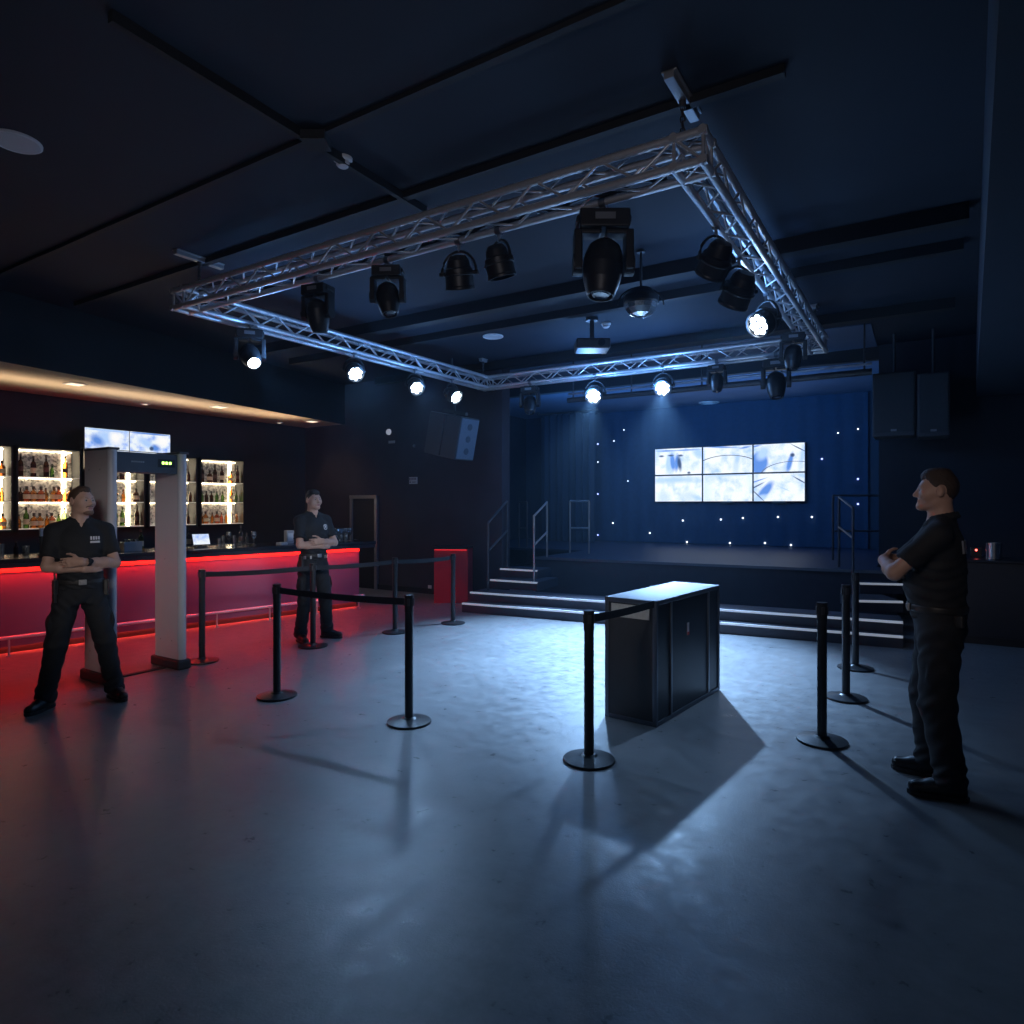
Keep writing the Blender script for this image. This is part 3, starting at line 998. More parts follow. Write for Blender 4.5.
MB().box(c + uz * .4 - fx * .1, (.5, .06, .05), M=Mx).tube(c + uz * .36 - fx * .1, Vector(((c - fx * .1).x, (c - fx * .1).y, CZ)), .018).build('hanging_bracket', M_plasticg, t)

# small fittings on the back left wall
p = at_y(389, 432, 9.5)
top_mesh(MB().lathe([(.06, 0), (.055, .03), (.03, .05), (0, .055)], (p.x, 9.5, p.z), (0, -1, 0), 14), 'wall_sensor', mat('sensor_white_glow', (.75, .75, .78), .4, emit=(.8, .85, 1), estr=.25), 'small white round sensor high on wall beside hung loudspeaker', 'sensor', (p.x, 9.5, p.z))  # white cover given a faint glow
p = at_y(392, 442, 9.5)
top_mesh(MB().mm((p.x - .08, 9.485, p.z - .025), (p.x + .08, 9.5, p.z + .025)), 'wall_plate', mat('plate_grey', (.3, .3, .32), .5, noise=.3, nscale=40), 'small narrow grey plate on wall just below round sensor', 'plate', (p.x, 9.5, p.z), bevel=.003)
p = at_y(414.5, 446, 9.5)
top_mesh(MB().lathe([(.03, 0), (.028, .02), (0, .03)], (p.x, 9.5, p.z), (0, -1, 0), 12), 'wall_hook', M_alud, 'tiny pale fitting on wall left of the hung loudspeaker', 'fitting', (p.x, 9.5, p.z))
p = at_y(413.5, 480.5, 9.5)
t = thing('wall_sign', 'small pale sign plate on the dark wall above the red cabinet', 'sign', (p.x, 9.5, p.z))
MB().mm((p.x - .1, 9.487, p.z - .065), (p.x + .1, 9.5, p.z + .065)).build('plate', mat('sign_pale', (.5, .5, .54), .5, noise=.15, nscale=30), t, bevel=.003)
mb = MB()
for (ax, az, w, h) in ((-.075, .025, .02, .05), (-.07, -.03, .03, .02), (-.03, .03, .012, .04), (.0, .03, .012, .04), (.03, .03, .012, .04), (.06, .03, .012, .04), (.02, -.03, .09, .012)):
    mb.mm((p.x + ax - w / 2, 9.484, p.z + az - h / 2), (p.x + ax + w / 2, 9.488, p.z + az + h / 2))
mb.build('marking', M_plastic, t)
p = at_y(430, 591, 9.5)
top_mesh(MB().mm((p.x - .04, 9.488, .08), (p.x + .04, 9.5, .16)).mm((p.x - .02, 9.484, .1), (p.x + .02, 9.489, .14)), 'wall_outlet', M_white, 'small white wall socket low beside the red cabinet', 'socket', (p.x, 9.5, .08), bevel=.003)

# red cabinet by the left steps
c0, c1 = at_z(434, 603, 0), at_z(468, 603.5, 0)
zt = EYE + (HY - 547) / F * (c0 - Vector((0, 0, EYE))).dot(dv)
u = (c1 - c0).normalized()
n = Vector((-u.y, u.x, 0))
cen = (c0 + c1) / 2 + n * .25
M_redcab = mat('red_laminate', (.42, .035, .05), .4, noise=.1, nscale=4)
t = thing('red_cabinet', 'low red lit cabinet standing beside the left stage steps', 'cabinet', (cen.x, cen.y, 0), 0)
MB().prism([c0[:2], c1[:2], (c1 + n * .5)[:2], (c0 + n * .5)[:2]], 0.0, zt - .04).build('carcass', M_redcab, t, bevel=.006)
MB().prism([(c0 - u * .012 - n * .07)[:2], (c1 + u * .012 - n * .07)[:2], (c1 + u * .012 + n * .51)[:2], (c0 - u * .012 + n * .51)[:2]], zt - .035, zt).build('worktop', M_plastic, t)
MB().prism([(c0 + u * .02 - n * .05)[:2], (c1 - u * .02 - n * .05)[:2], (c1 - u * .02 - n * .03)[:2], (c0 + u * .02 - n * .03)[:2]], zt - .05, zt - .036).build('light_strip', emat('dim_red_led', (1, .03, .04), .9), t)

# right counter with the steel tumbler
cy0 = at_z(985, 645, 0).y
t = thing('low_counter', 'black low counter at the right wall behind the right guard', 'counter', (1.4, cy0 + .35, 0))
cxl = at_y(955, 560, cy0).x
MB().mm((cxl, cy0 + .03, 0), (XR - .01, cy0 + .7, .97)).build('carcass', mat('counter_black', (.022, .024, .032), .5, noise=.2, nscale=8), t, bevel=.008)
MB().mm((cxl - .02, cy0, .971), (XR - .01, cy0 + .72, 1.0)).build('worktop', mat('counter_top_black', (.03, .032, .04), .3, noise=.2, nscale=8), t, bevel=.006)
MB().mm((cxl + .005, cy0 + .022, 0), (XR - .01, cy0 + .031, .09)).build('plinth', M_plastic, t)
p = at_y(994, 560, cy0 + .15)
t = thing('steel_tumbler', 'shiny steel tumbler standing on the black right counter', 'cup', (p.x, p.y, 1.0))
hh = .20
MB().lathe([(.075, 0), (.078, .01), (.08, hh), (.074, hh), (.072, .015), (0, .012)], (p.x, p.y, 1.0), (0, 0, 1), 24).build('body', mat('polished_steel', (.75, .78, .8), .22, 1.0, noise=.1, nscale=60), t)
p = at_y(976, 550, cy0 + .5)
t = thing('indicator_box', 'small black box with red light on the right counter', 'device', (p.x, p.y, 1.0))
MB().box((p.x, p.y, 1.06), (.12, .08, .12)).build('housing', M_plastic, t, bevel=.006)
MB().lathe([(.012, 0), (.01, .008), (0, .01)], (p.x, p.y - .04, 1.09), (0, -1, 0), 8).build('indicator', emat('red_indicator', (1, .1, .08), 8), t)

# ------------------------------------------------------------------ bar
F0, F1 = at_z(0, 655, 0), at_z(359, 606.5, 0)
bu = (F1 - F0).normalized()
bn = Vector((-bu.y, bu.x, 0))              # into the bar (away from the room)
FS = F0 - bu * 1.6                         # starts left of the frame
BZ = 1.06


def barbox(a, b, n0, n1, z0, z1, mb=None):
    mb = mb or MB()
    return mb.prism([(a + bn * n0)[:2], (b + bn * n0)[:2], (b + bn * n1)[:2], (a + bn * n1)[:2]], z0, z1)


bar = thing('bar_counter', 'long bar counter with red glowing front and black worktop', 'bar counter', ((F0 + F1) / 2)[:])
barbox(FS, F1, .0, .03, .078, BZ - .05).build('front_panel', mat('bar_front_laminate', (.25, .11, .20), .42, noise=.06, nscale=2), bar)
barbox(FS, F1, .06, .10, 0, .10).build('plinth', M_black, bar)
barbox(F1 - bu * .04, F1, .04, .62, .0, BZ - .05).build('end_panel', M_plasticg, bar)
barbox(FS, F1 + bu * .22, -.16, .66, BZ - .05, BZ).build('worktop', mat('bar_top_black', (.025, .026, .034), .22, noise=.2, nscale=12), bar, bevel=.006)
barbox(FS, F1 + bu * .2, -.16, -.14, BZ - .10, BZ - .05).build('worktop_lip', mat('bar_lip', (.03, .032, .042), .35, noise=.1), bar)
barbox(FS, F1, -.085, -.055, BZ - .066, BZ - .052).build('light_strip', M_red, bar)
barbox(FS, F1, -.012, .0, BZ - .16, BZ - .052).build('glow_channel', mat('red_diffuser', (.8, .12, .1), .4, emit=(1.0, .05, .03), estr=.25), bar)
barbox(FS, F1, .034, .056, .086, .098).build('floor_light_strip', emat('red_floor_led', (1.0, .045, .03), 42), bar)
rp = MB()
pts = [FS - bn * .14 + Vector((0, 0, .2)), F1 - bn * .14 + Vector((0, 0, .2))]
fr = MB().tube(pts[0], pts[1], .02, 12).build('foot_rail', mat('satin_rail', (.8, .8, .82), .45, .6, noise=.1), bar)
L = (F1 - FS).length
for i in range(9):
    p = FS + bu * (.15 + i * (L - .25) / 8) - bn * .14
    MB().tube(p, p + Vector((0, 0, .19)), .011, 8).tube(p, p + Vector((0, 0, .008)), .03, 10).build('rail_post', M_alu, fr)

# back counter along the wall
bc = thing('back_counter', 'dark back counter under the lit bottle shelves', 'counter', (XL + .3, 4.5, 0))
MB().mm((XL + .02, .2, 0), (XL + .5, 7.9, .88)).build('carcass', M_black, bc)
MB().mm((XL + .02, .18, .88), (XL + .54, 7.92, .92)).build('worktop', mat('back_counter_top', (.05, .05, .06), .3, noise=.2), bc, bevel=.005)
for i in range(8):
    y = .3 + i * .95
    d = MB().mm((XL + .5, y, .08), (XL + .52, y + .9, .85)).build('door', M_plasticg, bc, bevel=.004)
    MB().tube((XL + .54, y + .8, .55), (XL + .54, y + .8, .75), .008, 8).tube((XL + .52, y + .8, .56), (XL + .54, y + .8, .56), .006, 6).tube((XL + .52, y + .8, .74), (XL + .54, y + .8, .74), .006, 6).build('handle', M_alud, d)

# lit shelving units -------------------------------------------------
XF = -10.93
SHZ = [1.31, 1.70, 2.06, 2.47]
M_backp = mat('mosaic_back_panel', (.62, .58, .52), .45, noise=.75, nscale=26)
nt_ = M_backp.node_tree
vo = nt_.nodes.new('ShaderNodeTexVoronoi')
vo.inputs['Scale'].default_value = 34
tc_ = [n for n in nt_.nodes if n.type == 'TEX_COORD'][0]
nt_.links.new(tc_.outputs['Object'], vo.inputs['Vector'])
vr = nt_.nodes.new('ShaderNodeValToRGB')
vr.color_ramp.elements[0].position = .1
vr.color_ramp.elements[0].color = (.10, .10, .10, 1)
vr.color_ramp.elements[1].position = .75
vr.color_ramp.elements[1].color = (.75, .72, .66, 1)
nt_.links.new(vo.outputs['Color'], vr.inputs[0])
nt_.links.new(vr.outputs[0], nt_.nodes['Principled BSDF'].inputs['Base Color'])
M_shelfw = mat('glowing_glass_shelf', (.75, .78, .76), .2, emit=(1, .9, .7), estr=.25, noise=.05)  # faint warm glow added for the lit shelf edges
units = [(-24, 13.3, 'leftmost lit shelf unit at photo edge'), (16.5, 81.5, 'lit shelf unit left of detector'), (84.5, 145.5, 'lit shelf unit seen through detector'),
         (148.5, 197.5, 'lit shelf unit behind detector post'), (200.5, 244.5, 'rightmost lit shelf unit')]
UY = []
for (pa, pb, lab) in units:
    ya, yb = at_x(pa, 490, XF).y, at_x(pb, 490, XF).y
    UY.append((ya, yb))
    t = thing('shelf_unit', lab + ' on the bar back wall', 'shelf unit', (XL + .14, (ya + yb) / 2, SHZ[0]), 0, 'lit bottle shelves behind the bar')
    f = MB()
    f.mm((XL, ya, SHZ[0] - .04), (XF, ya + .025, SHZ[3] + .03)).mm((XL, yb - .025, SHZ[0] - .04), (XF, yb, SHZ[3] + .03))
    f.mm((XL, ya, SHZ[3] + .002), (XF, yb, SHZ[3] + .03)).mm((XL, ya, SHZ[0] - .04), (XF, yb, SHZ[0] - .012))
    f.build('frame', M_black, t)
    MB().mm((XL + .001, ya + .02, SHZ[0] - .02), (XL + .012, yb - .02, SHZ[3] + .01)).build('back_panel', M_backp, t)
    for z in SHZ[:3]:
        s = MB().mm((XL + .012, ya + .025, z - .012), (XF - .005, yb - .025, z)).build('shelf', M_shelfw, t)
    yy = yb - .16 * (yb - ya)
    MB().mm((XL + .013, yy - .022, SHZ[0]), (XL + .025, yy + .022, SHZ[3])).build('light_strip', M_warm, t)
    for z in SHZ[1:]:
        MB().mm((XL + .02, ya + .03, z - .022), (XL + .035, yb - .03, z - .0125)).build('light_strip', emat('warm_under_shelf_led', (1.0, .8, .52), 13.0), t)

# bottles -------------------------------------------------------------
G_amber = glass('amber_glass', (.93, .52, .17))
G_dark = glass('dark_brown_glass', (.36, .17, .07))
G_green = glass('green_glass', (.42, .62, .25))
G_clear = glass('clear_glass', (.92, .93, .91))
G_red = glass('red_glass', (.85, .34, .16))
M_label = mat('paper_label', (.7, .62, .45), .6, noise=.3, nscale=60)
M_labeld = mat('dark_paper_label', (.10, .05, .04), .6, noise=.3, nscale=60)
M_cap = mat('bottle_cap', (.06, .045, .03), .4, noise=.2)
PROF = {
    'slim': [(.0, .0), (.034, .0), (.037, .01), (.037, .08), (.0372, .082), (.0372, .15), (.037, .152), (.037, .19), (.028, .225), (.014, .25), (.0135, .30), (.016, .30), (.016, .345), (0, .345)],
    'squat': [(.0, .0), (.046, .0), (.05, .012), (.05, .04), (.0503, .042), (.0503, .11), (.05, .112), (.05, .13), (.036, .158), (.016, .172), (.0155, .19), (.02, .19), (.02, .235), (0, .235)],
    'wine': [(.0, .0), (.035, .0), (.038, .01), (.038, .06), (.0383, .062), (.0383, .14), (.038, .142), (.038, .19), (.032, .215), (.016, .24), (.0135, .28), (.0155, .28), (.0155, .325), (0, .325)],
    'small': [(.0, .0), (.028, .0), (.031, .01), (.031, .04), (.0313, .042), (.0313, .09), (.031, .092), (.031, .12), (.02, .145), (.012, .155), (.012, .185), (.014, .185), (.014, .215), (0, .215)],
}
MI = [0, 0, 0, 0, 1, 0, 0, 0, 0, 0, 2, 2, 2]
protos = {}
WORD = {'slim': 'tall slim', 'squat': 'squat', 'wine': 'round-shouldered', 'small': 'small'}
GL = {'amber': G_amber, 'dark': G_dark, 'green': G_green, 'clear': G_clear, 'red': G_red}
ORD = ['first', 'second', 'third', 'fourth', 'fifth', 'sixth', 'seventh', 'eighth', 'ninth', 'tenth', 'eleventh']


def bottle(shape, colr, loc, label, group, scale=1.0):
    key = (shape, colr)
    if key not in protos:
        o = MB().lathe(PROF[shape], (0, 0, 0), (0, 0, 1), 14, mis=MI).build('bottle', [GL[colr], GL[colr] if shape == 'small' else (M_labeld if shape == 'slim' else M_label), M_cap])
        protos[key] = o
    else:
        o = protos[key].copy()
        col.objects.link(o)
    o.location = loc
    o.scale = (scale,) * 3
    o.rotation_euler = (0, 0, random.random() * 6)
    WM[o.name] = Matrix.Translation(Vector(loc))
    return tag(o, label, 'bottle', group)


LEV = ['bottom', 'middle', 'top']
layout = {
    (0, 2): ['slim dark', 'squat red', 'slim dark', 'squat dark'],
    (0, 1): ['squat amber', 'squat amber', 'wine amber', 'squat amber', 'small amber'],
    (0, 0): ['squat amber', 'wine amber', 'squat amber', 'small amber', 'squat amber'],
    (1, 2): ['slim dark', None, 'wine dark', None, 'slim dark', 'small green', None, 'slim amber', None],
    (1, 1): ['small dark', 'squat red', 'squat amber', 'squat red', 'small amber', 'squat amber', 'squat red', 'small amber', 'squat amber'],
    (1, 0): ['small amber', 'wine green', 'squat amber', 'squat amber', 'small amber', 'squat red', 'small green', 'wine green', 'squat amber'],
    (2, 2): ['small clear', None, 'small dark', 'wine dark', 'wine clear', 'slim dark', None, None],
    (2, 1): ['wine dark', None, None, 'squat clear', 'squat amber', 'small amber', None, 'squat dark'],
    (2, 0): ['wine green', None, None, 'slim dark', 'slim green', 'wine green', None, 'slim dark'],
    (3, 2): [None, None, None, 'slim dark', 'squat red', 'small dark'],
    (3, 1): [None, None, None, 'small amber', 'squat red', 'small dark'],
    (3, 0): [None, None, None, 'small clear', 'wine green', 'small dark'],
    (4, 2): ['slim dark', 'squat dark', 'slim dark', 'wine dark', 'squat amber', 'slim dark'],
    (4, 1): ['small green', 'small dark', 'small dark', 'small green', 'small green', None, 'wine amber', 'small green'],
    (4, 0): ['small amber', 'squat amber', 'small amber', 'squat red', 'small red', 'small amber', 'small clear', 'small amber'],
}
for (ui, lv), row in layout.items():
    ya, yb = UY[ui]
    n = len(row)
    cnt = 0
    total = sum(1 for r in row if r)
    for i, r in enumerate(row):
        if not r:
            continue
        shp, cl = r.split()
        y = ya + .085 + (yb - ya - .17) * (i / (n - 1)) + random.uniform(-.008, .008)
        cnt += 1
        lab = '%s %s bottle, %s from left, %s shelf, %s' % (WORD[shp], cl, ORD[cnt - 1], LEV[lv], ['leftmost lit unit', 'lit unit left of detector', 'lit unit seen through detector', 'lit unit behind detector post', 'rightmost lit unit'][ui])
        bottle(shp, cl, (XL + .15 + random.uniform(-.03, .03), y, SHZ[lv] + .0005), lab, 'bottles on the lit bar shelves', 0.95 if shp != 'slim' else 0.98)

# bar monitors above the shelves -------------------------------------
XM = -10.84
my = [at_x(p, 450, XM).y for p in (84.5, 129.5, 170.5)]
mz = [2.20, at_x(128, 451, XM).z, at_x(128, 432, XM).z + .02]
nm = {(0, 1): 'top left', (1, 1): 'top right', (0, 0): 'bottom left', (1, 0): 'bottom right'}
bfeeds = {(0, 1): ([(-.1, .1, .35, .7, 20, LB, .5), (.35, .2, .25, .6, -10, WH, .5), (-.45, -.2, .3, .4, 35, BL, .5), (0, .85, 1, .1, 0, LB, .3)], []),
          (1, 1): ([(-.2, -.1, .4, .35, 30, LB, .5), (.25, -.5, .2, .35, 0, BL, .4), (.6, .2, .3, .5, -20, WH, .5), (.05, -.6, .1, .2, 0, DK, .4), (0, .88, 1, .08, 0, BL, .3)], []),
          (0, 0): ([(.3, 0, .4, .5, 0, LB, .6)], []), (1, 0): ([(-.3, 0, .4, .5, 0, BL, .6)], [])}
for (i, j) in ((0, 1), (1, 1), (0, 0), (1, 0)):
    ya, yb, za, zb = my[i], my[i + 1], mz[j], mz[j + 1]
    t = thing('bar_monitor', 'bright camera screen, %s of four small monitors above bar' % nm[i, j], 'screen', (XM, (ya + yb) / 2, (za + zb) / 2), R(90), 'small monitors above the bar')
    w, h = yb - ya, zb - za
    MB().mm((-w / 2 + .001, .004, -h / 2 + .001), (w / 2 - .001, .045, h / 2 - .001)).mm((-.1, .045, -.06), (.1, .075, .06)).build('bezel', M_plastic, t, local=True, bevel=.003)
    MB().mm((-w / 2 + .006, 0, -h / 2 + .006), (w / 2 - .006, .01, h / 2 - .006)).build('display', screen_material('bar_feed_%d%d' % (i, j), 20 + i * 2 + j, *bfeeds[i, j], strength=1.0, w=w, h=h), t, local=True)
t = thing('monitor_bracket', 'black wall bracket holding the small monitors above the bar', 'bracket', (XL, (my[0] + my[2]) / 2, 2.6))
MB().mm((XL + .003, my[0] + .1, 2.53), (XM - .076, my[2] - .1, 2.58)).mm((XM - .085, my[0] + .1, 2.24), (XM - .0755, my[2] - .1, 2.80)).build('arm', M_plastic, t)

# things on the bar ----------------------------------------------------
def on_bar(px, inset):
    """point of the line 'inset' behind the bar front, seen in column px"""
    d = dirv(px, 500)
    a = F0 + bn * inset
    # solve t*d = a + s*bu (in plan)
    det = d.x * (-bu.y) - d.y * (-bu.x)
    tt_ = (a.x * (-bu.y) - a.y * (-bu.x)) / det
    return Vector((d.x * tt_, d.y * tt_, BZ))


M_gl = glass('drinking_glass', (.9, .92, .95), .35)
GLASS = {'tumbler': [(.0, .004), (.03, .004), (.031, 0), (.038, .11), (.036, .11), (.029, .01), (0, .01)],
         'wine_glass': [(.0, .0), (.035, .0), (.034, .004), (.006, .01), (.005, .085), (.03, .105), (.042, .15), (.034, .2), (.032, .2), (.04, .15), (.028, .11), (0, .092)],
         'highball': [(.0, .004), (.028, .004), (.03, 0), (.033, .15), (.031, .15), (.027, .01), (0, .01)]}
gprot = {}


def glassware(kind, px, inset, label, group='glasses standing on the bar'):
    p = on_bar(px, inset)
    if kind not in gprot:
        o = MB().lathe(GLASS[kind], (0, 0, 0), (0, 0, 1), 14).build(kind, M_gl)
        gprot[kind] = o
    else:
        o = gprot[kind].copy()
        col.objects.link(o)
    o.location = p
    return tag(o, label, 'glass', group)


glassware('highball', 1, .25, 'clear tall glass on the bar at the photo edge')
glassware('tumbler', 26, .4, 'clear short glass on the bar left of the left guard')
for (px, k_, lab) in ((219, 'tumbler', 'clear short glass on bar just right of the tablet'), (223, 'highball', 'clear tall glass on bar, second right of the tablet'), (229, 'wine_glass', 'stemmed glass on bar, third right of the tablet'),
                      (234, 'highball', 'clear tall glass on bar, fourth right of the tablet'), (239, 'tumbler', 'clear short glass on bar, fifth right of the tablet'), (254, 'wine_glass', 'stemmed glass at right end of the row beside tablet')):
    glassware(k_, px, .3 + .1 * (px % 2), lab)
for i, px in enumerate((334, 338, 342, 346, 350)):
    glassware('wine_glass', px, .42, 'stemmed glass, %s from left in the far row right of middle guard' % ORD[i], 'stemmed glasses at far bar end')
for i, px in enumerate((336, 341, 346)):
    glassware('tumbler', px, .22, 'short glass, %s from left in front row right of middle guard' % ORD[i], 'short glasses at far bar end')
p = on_bar(57, .3)
bottle('slim', 'clear', p, 'clear tall bottle on the bar left of the left guard', 'bottles standing on the bar', .9)
p = on_bar(16, .35)
bottle('small', 'dark', p, 'small dark bottle on bar near the photo edge', 'bottles standing on the bar', .8)
for (px, sh, cl, lab) in ((189, 'wine', 'clear', 'clear bottle on bar beside detector right post'), (241, 'slim', 'clear', 'clear bottle on bar, left of the two right of tablet'), (247, 'small', 'clear', 'small clear bottle on bar, right of the two right of tablet'), (141, 'wine', 'green', 'green bottle on bar seen through the detector')):
    bottle(sh, cl, on_bar(px, .35), lab, 'bottles standing on the bar', .85)
# beer tap
p = on_bar(42, .3)
t = thing('beer_tap', 'dark beer tap with pale badge on the bar beside left guard', 'beer tap', p[:])
MB().lathe([(.05, 0), (.05, .012), (.025, .02), (.025, .2), (.03, .22), (.0, .225)], p, (0, 0, 1), 16).build('column', M_plasticg, t)
MB().tube(p + Vector((0, 0, .19)), p + bn * .09 + Vector((0, 0, .19)), .012).tube(p + bn * .09 + Vector((0, 0, .19)), p + bn * .09 + Vector((0, 0, .14)), .01).build('spout', M_alud, t)
MB().box(p + Vector((0, 0, .27)), (.03, .05, .1)).build('handle', mat('tap_badge', (.5, .5, .5), .4, noise=.3, nscale=30), t, bevel=.004)
# tablet till
p = on_bar(201, .25)
t = thing('tablet_till', 'tilted tablet with pale blue screen standing on the bar', 'tablet', p[:])
rz = math.atan2(bu.y, bu.x)
Mt = Matrix.Rotation(rz, 3, 'Z') @ Matrix.Rotation(R(-22), 3, 'X')
MB().box(p + Vector((0, 0, .115)), (.24, .012, .17), M=Mt).build('tablet', M_plastic, t, bevel=.004)
MB().box(p + Vector((0, 0, .115)) + Mt @ Vector((0, -.0065, 0)), (.22, .003, .15), M=Mt).build('display', screen_material('tablet_screen', 40, [(-.3, .4, .6, .2, 0, LB, .4)], [], 1.0, .22, .15), t)
MB().box(p + Vector((0, 0, .012)), (.14, .12, .024), rz).box(p + Vector((0, 0, .05)) + bn * .03, (.05, .02, .08), rz).build('stand', M_plasticg, t, bevel=.004)
# glass crate, napkin holder, box
p = on_bar(131, .3)
t = thing('bottle_crate', 'small pale crate of glasses on bar seen through the detector', 'crate', p[:])
mb = MB()
for sx_ in (-1, 1):
    mb.box(p + Vector((0, 0, .06)) + bu * .1 * sx_, (.012, .16, .12), rz)
    mb.box(p + Vector((0, 0, .06)) + bn * .08 * sx_, (.2, .012, .12), rz)
mb.box(p + Vector((0, 0, .006)), (.2, .16, .012), rz)
mb.build('crate', mat('crate_grey', (.35, .36, .38), .5, noise=.2), t)
for a_ in (-.06, 0, .06):
    MB().lathe([(.026, .013), (.028, .15), (.026, .15), (.024, .02), (0, .018)], p + bu * a_, (0, 0, 1), 12).build('glass', M_gl, t)
p = on_bar(289, .3)
t = thing('napkin_dispenser', 'pale upright napkin dispenser on the bar left of the middle guard', 'dispenser', p[:])
MB().box(p + Vector((0, 0, .10)), (.12, .10, .2), rz).build('housing', mat('dispenser_grey', (.45, .45, .47), .4, noise=.1), t, bevel=.01)
MB().box(p + Vector((0, 0, .1)) - bn * .051, (.08, .006, .12), rz).build('napkins', M_white, t)
p = on_bar(282, .1)
t = thing('napkin_stack', 'small white folded napkins lying on bar left of middle guard', 'napkins', p[:])
MB().box(p + Vector((0, 0, .014)), (.12, .12, .028), rz + .2).box(p + Vector((0, 0, .031)), (.115, .115, .005), rz + .3).build('napkins', M_white, t, bevel=.003)

# ------------------------------------------------------------------ detector
g1 = at_z(186, 672, 0)
wD = .47
gx1 = g1.x - .11
gy1 = g1.y                                   # outer far? near corner of the right panel
PT = .085                                    # panel thickness along Y
g0 = at_z(122, 686, 0)
gy0 = g0.y
HT = 2.16
det = thing('walk_through_detector', 'pale grey walk-through metal detector gate beside the left guard', 'metal detector', ((gx1 - wD / 2), (gy0 + gy1) / 2, 0))


def det_panel(y, lab):
    x0, x1 = gx1 - wD, gx1
    pn = MB().mm((x0 + .03, y - PT / 2, .06), (x1 - .05, y + PT / 2, HT)).build('side_panel', M_detector, det, bevel=.008)
    MB().lathe([(.0435, .06), (.0435, HT)], (x1 - .05, y, 0), (0, 0, 1), 20).build('edge_column', mat('pale_edge_column', (.52, .53, .57), .35, noise=.05), pn)
    MB().lathe([(.0435, .06), (.0435, HT)], (x0 + .03, y, 0), (0, 0, 1), 20).build('edge_column', M_detector, pn)
    MB().mm((x0 - .03, y - .07, 0), (x1 + .012, y + .07, .1)).build('foot', M_rubber, pn, bevel=.02)
    MB().mm((x0 + .0, y - .05, HT), (x1 + .0, y + .05, HT + .022)).build('cap', mat('dark_cap', (.08, .085, .1), .45), pn, bevel=.006)
    for (xx, zz) in ((.1, 1.98), (.3, 1.98), (.12, .28), (.32, .28), (.2, 1.1)):
        MB().tube((x0 + xx, y - PT / 2 - .003, zz), (x0 + xx, y - PT / 2, zz), .007, 8).build('screw', M_alud, pn)
    return pn


gyR = gy1 + .05
gyL = gy0 - .02
det_panel(gyR, '')
det_panel(gyL, '')
cb = MB().mm((gx1 - .28, gyL + .03, HT - .20), (gx1 - .05, gyR - .03, HT - .01)).build('crossbar', mat('dark_control_box', (.06, .075, .10), .4, noise=.1), det, bevel=.01)
mb = MB()
fxp = gx1 - .05
for i in range(3):
    yy = gyR - .20 + i * .035
    mb.mm((fxp - .002, yy, HT - .11), (fxp + .004, yy + .022, HT - .085))
mb.build('status_light', emat('green_led', (.5, 1.0, .15), 5.0), cb)
MB().mm((fxp - .002, gyR - .24, HT - .14), (fxp + .002, gyR - .07, HT - .06)).build('display', M_plastic, cb)
mb = MB()
for i in range(7):
    mb.mm((fxp - .002, gyL + .18 + i * .018, HT - .105), (fxp + .003, gyL + .19 + i * .018, HT - .09))
mb.build('lettering', mat('dim_lettering', (.3, .33, .36), .5), cb)
MB().mm((gx1 - wD / 2 - .03, gyL + .07, 0), (gx1 - wD / 2 + .03, gyR - .07, .012)).build('floor_cable_cover', M_rubber, det, bevel=.004)

# ------------------------------------------------------------------ flight case / search table
cA = at_z(656.5, 728, 0)
cL = at_z(608, 721, 0)
cR = at_z(720, 690, 0)
uy = (cR - cA)
CL = uy.length
uy.normalize()
ux = Vector((-uy.y, uy.x, 0))                # to the left
CW = .44
CH = .935
CT = TH
rzc = math.atan2(uy.y, uy.x)
case = thing('equipment_case', 'black and aluminium edged equipment case standing on open floor', 'equipment case', (cA + uy * CL / 2 + ux * CW / 2)[:], rzc)
# local frame: x along length, y to the left
hx_, hy_ = CL / 2, CW / 2
M_case = mat('dark_case_board', (.02, .03, .045), .35, noise=.2, nscale=6)
M_casee = mat('dark_case_end', (.04, .04, .045), .45, noise=.25, nscale=10)
M_edge = mat('case_edge_metal', (.16, .18, .22), .38, .8, noise=.1)
MB().mm((-hx_ + .012, -hy_ + .012, .012), (hx_ - .012, hy_ - .012, CH - .015)).build('body', M_case, case, local=True)
MB().mm((-hx_ + .006, -hy_ + .03, .03), (-hx_ + .0125, hy_ - .03, CH - .03)).build('end_panel', M_casee, case, local=True)
MB().mm((-hx_ + .01, -hy_ + .01, CH - .015), (hx_ - .01, hy_ - .01, CH)).build('top_panel', mat('pale_top_reflection', (.22, .25, .3), .4, noise=.1, nscale=14), case, local=True)  # light reflected off the top is put into its paler colour
T = .034
for sx_ in (-1, 1):
    for sy_ in (-1, 1):
        MB().mm((sx_ * hx_ - sx_ * T, sy_ * hy_ - sy_ * T, 0), (sx_ * hx_, sy_ * hy_, CH + .003)).build('corner_post', M_edge, case, local=True, bevel=.006)
for z0_, z1_ in ((0, T), (CH - T, CH + .002)):
    for s_ in (-1, 1):
        MB().mm((-hx_ + T, s_ * hy_ - s_ * T * (0.5), z0_), (hx_ - T, s_ * hy_ - s_ * .001, z1_)).build('edge_rail', M_edge, case, local=True, bevel=.004)
        MB().mm((s_ * hx_ - s_ * T * .5, -hy_ + T, z0_), (s_ * hx_ - s_ * .001, hy_ - T, z1_)).build('edge_rail', M_edge, case, local=True, bevel=.004)
for xx in (-hx_ + CL * .21, -hx_ + CL * .80):
    MB().mm((xx - .01, -hy_ - .001, T), (xx + .01, -hy_ + .013, CH - T)).build('seam_strip', mat('seam_metal', (.3, .33, .38), .35, .8), case, local=True)
MB().mm((-hx_ - .0005, -hy_ + .06, CH - .145), (-hx_ + .007, hy_ - .06, CH - .045)).build('label_plate', mat('pale_sticker', (.55, .53, .50), .5, noise=.25, nscale=30), case, local=True)
sxp = -hx_ + CL * .47
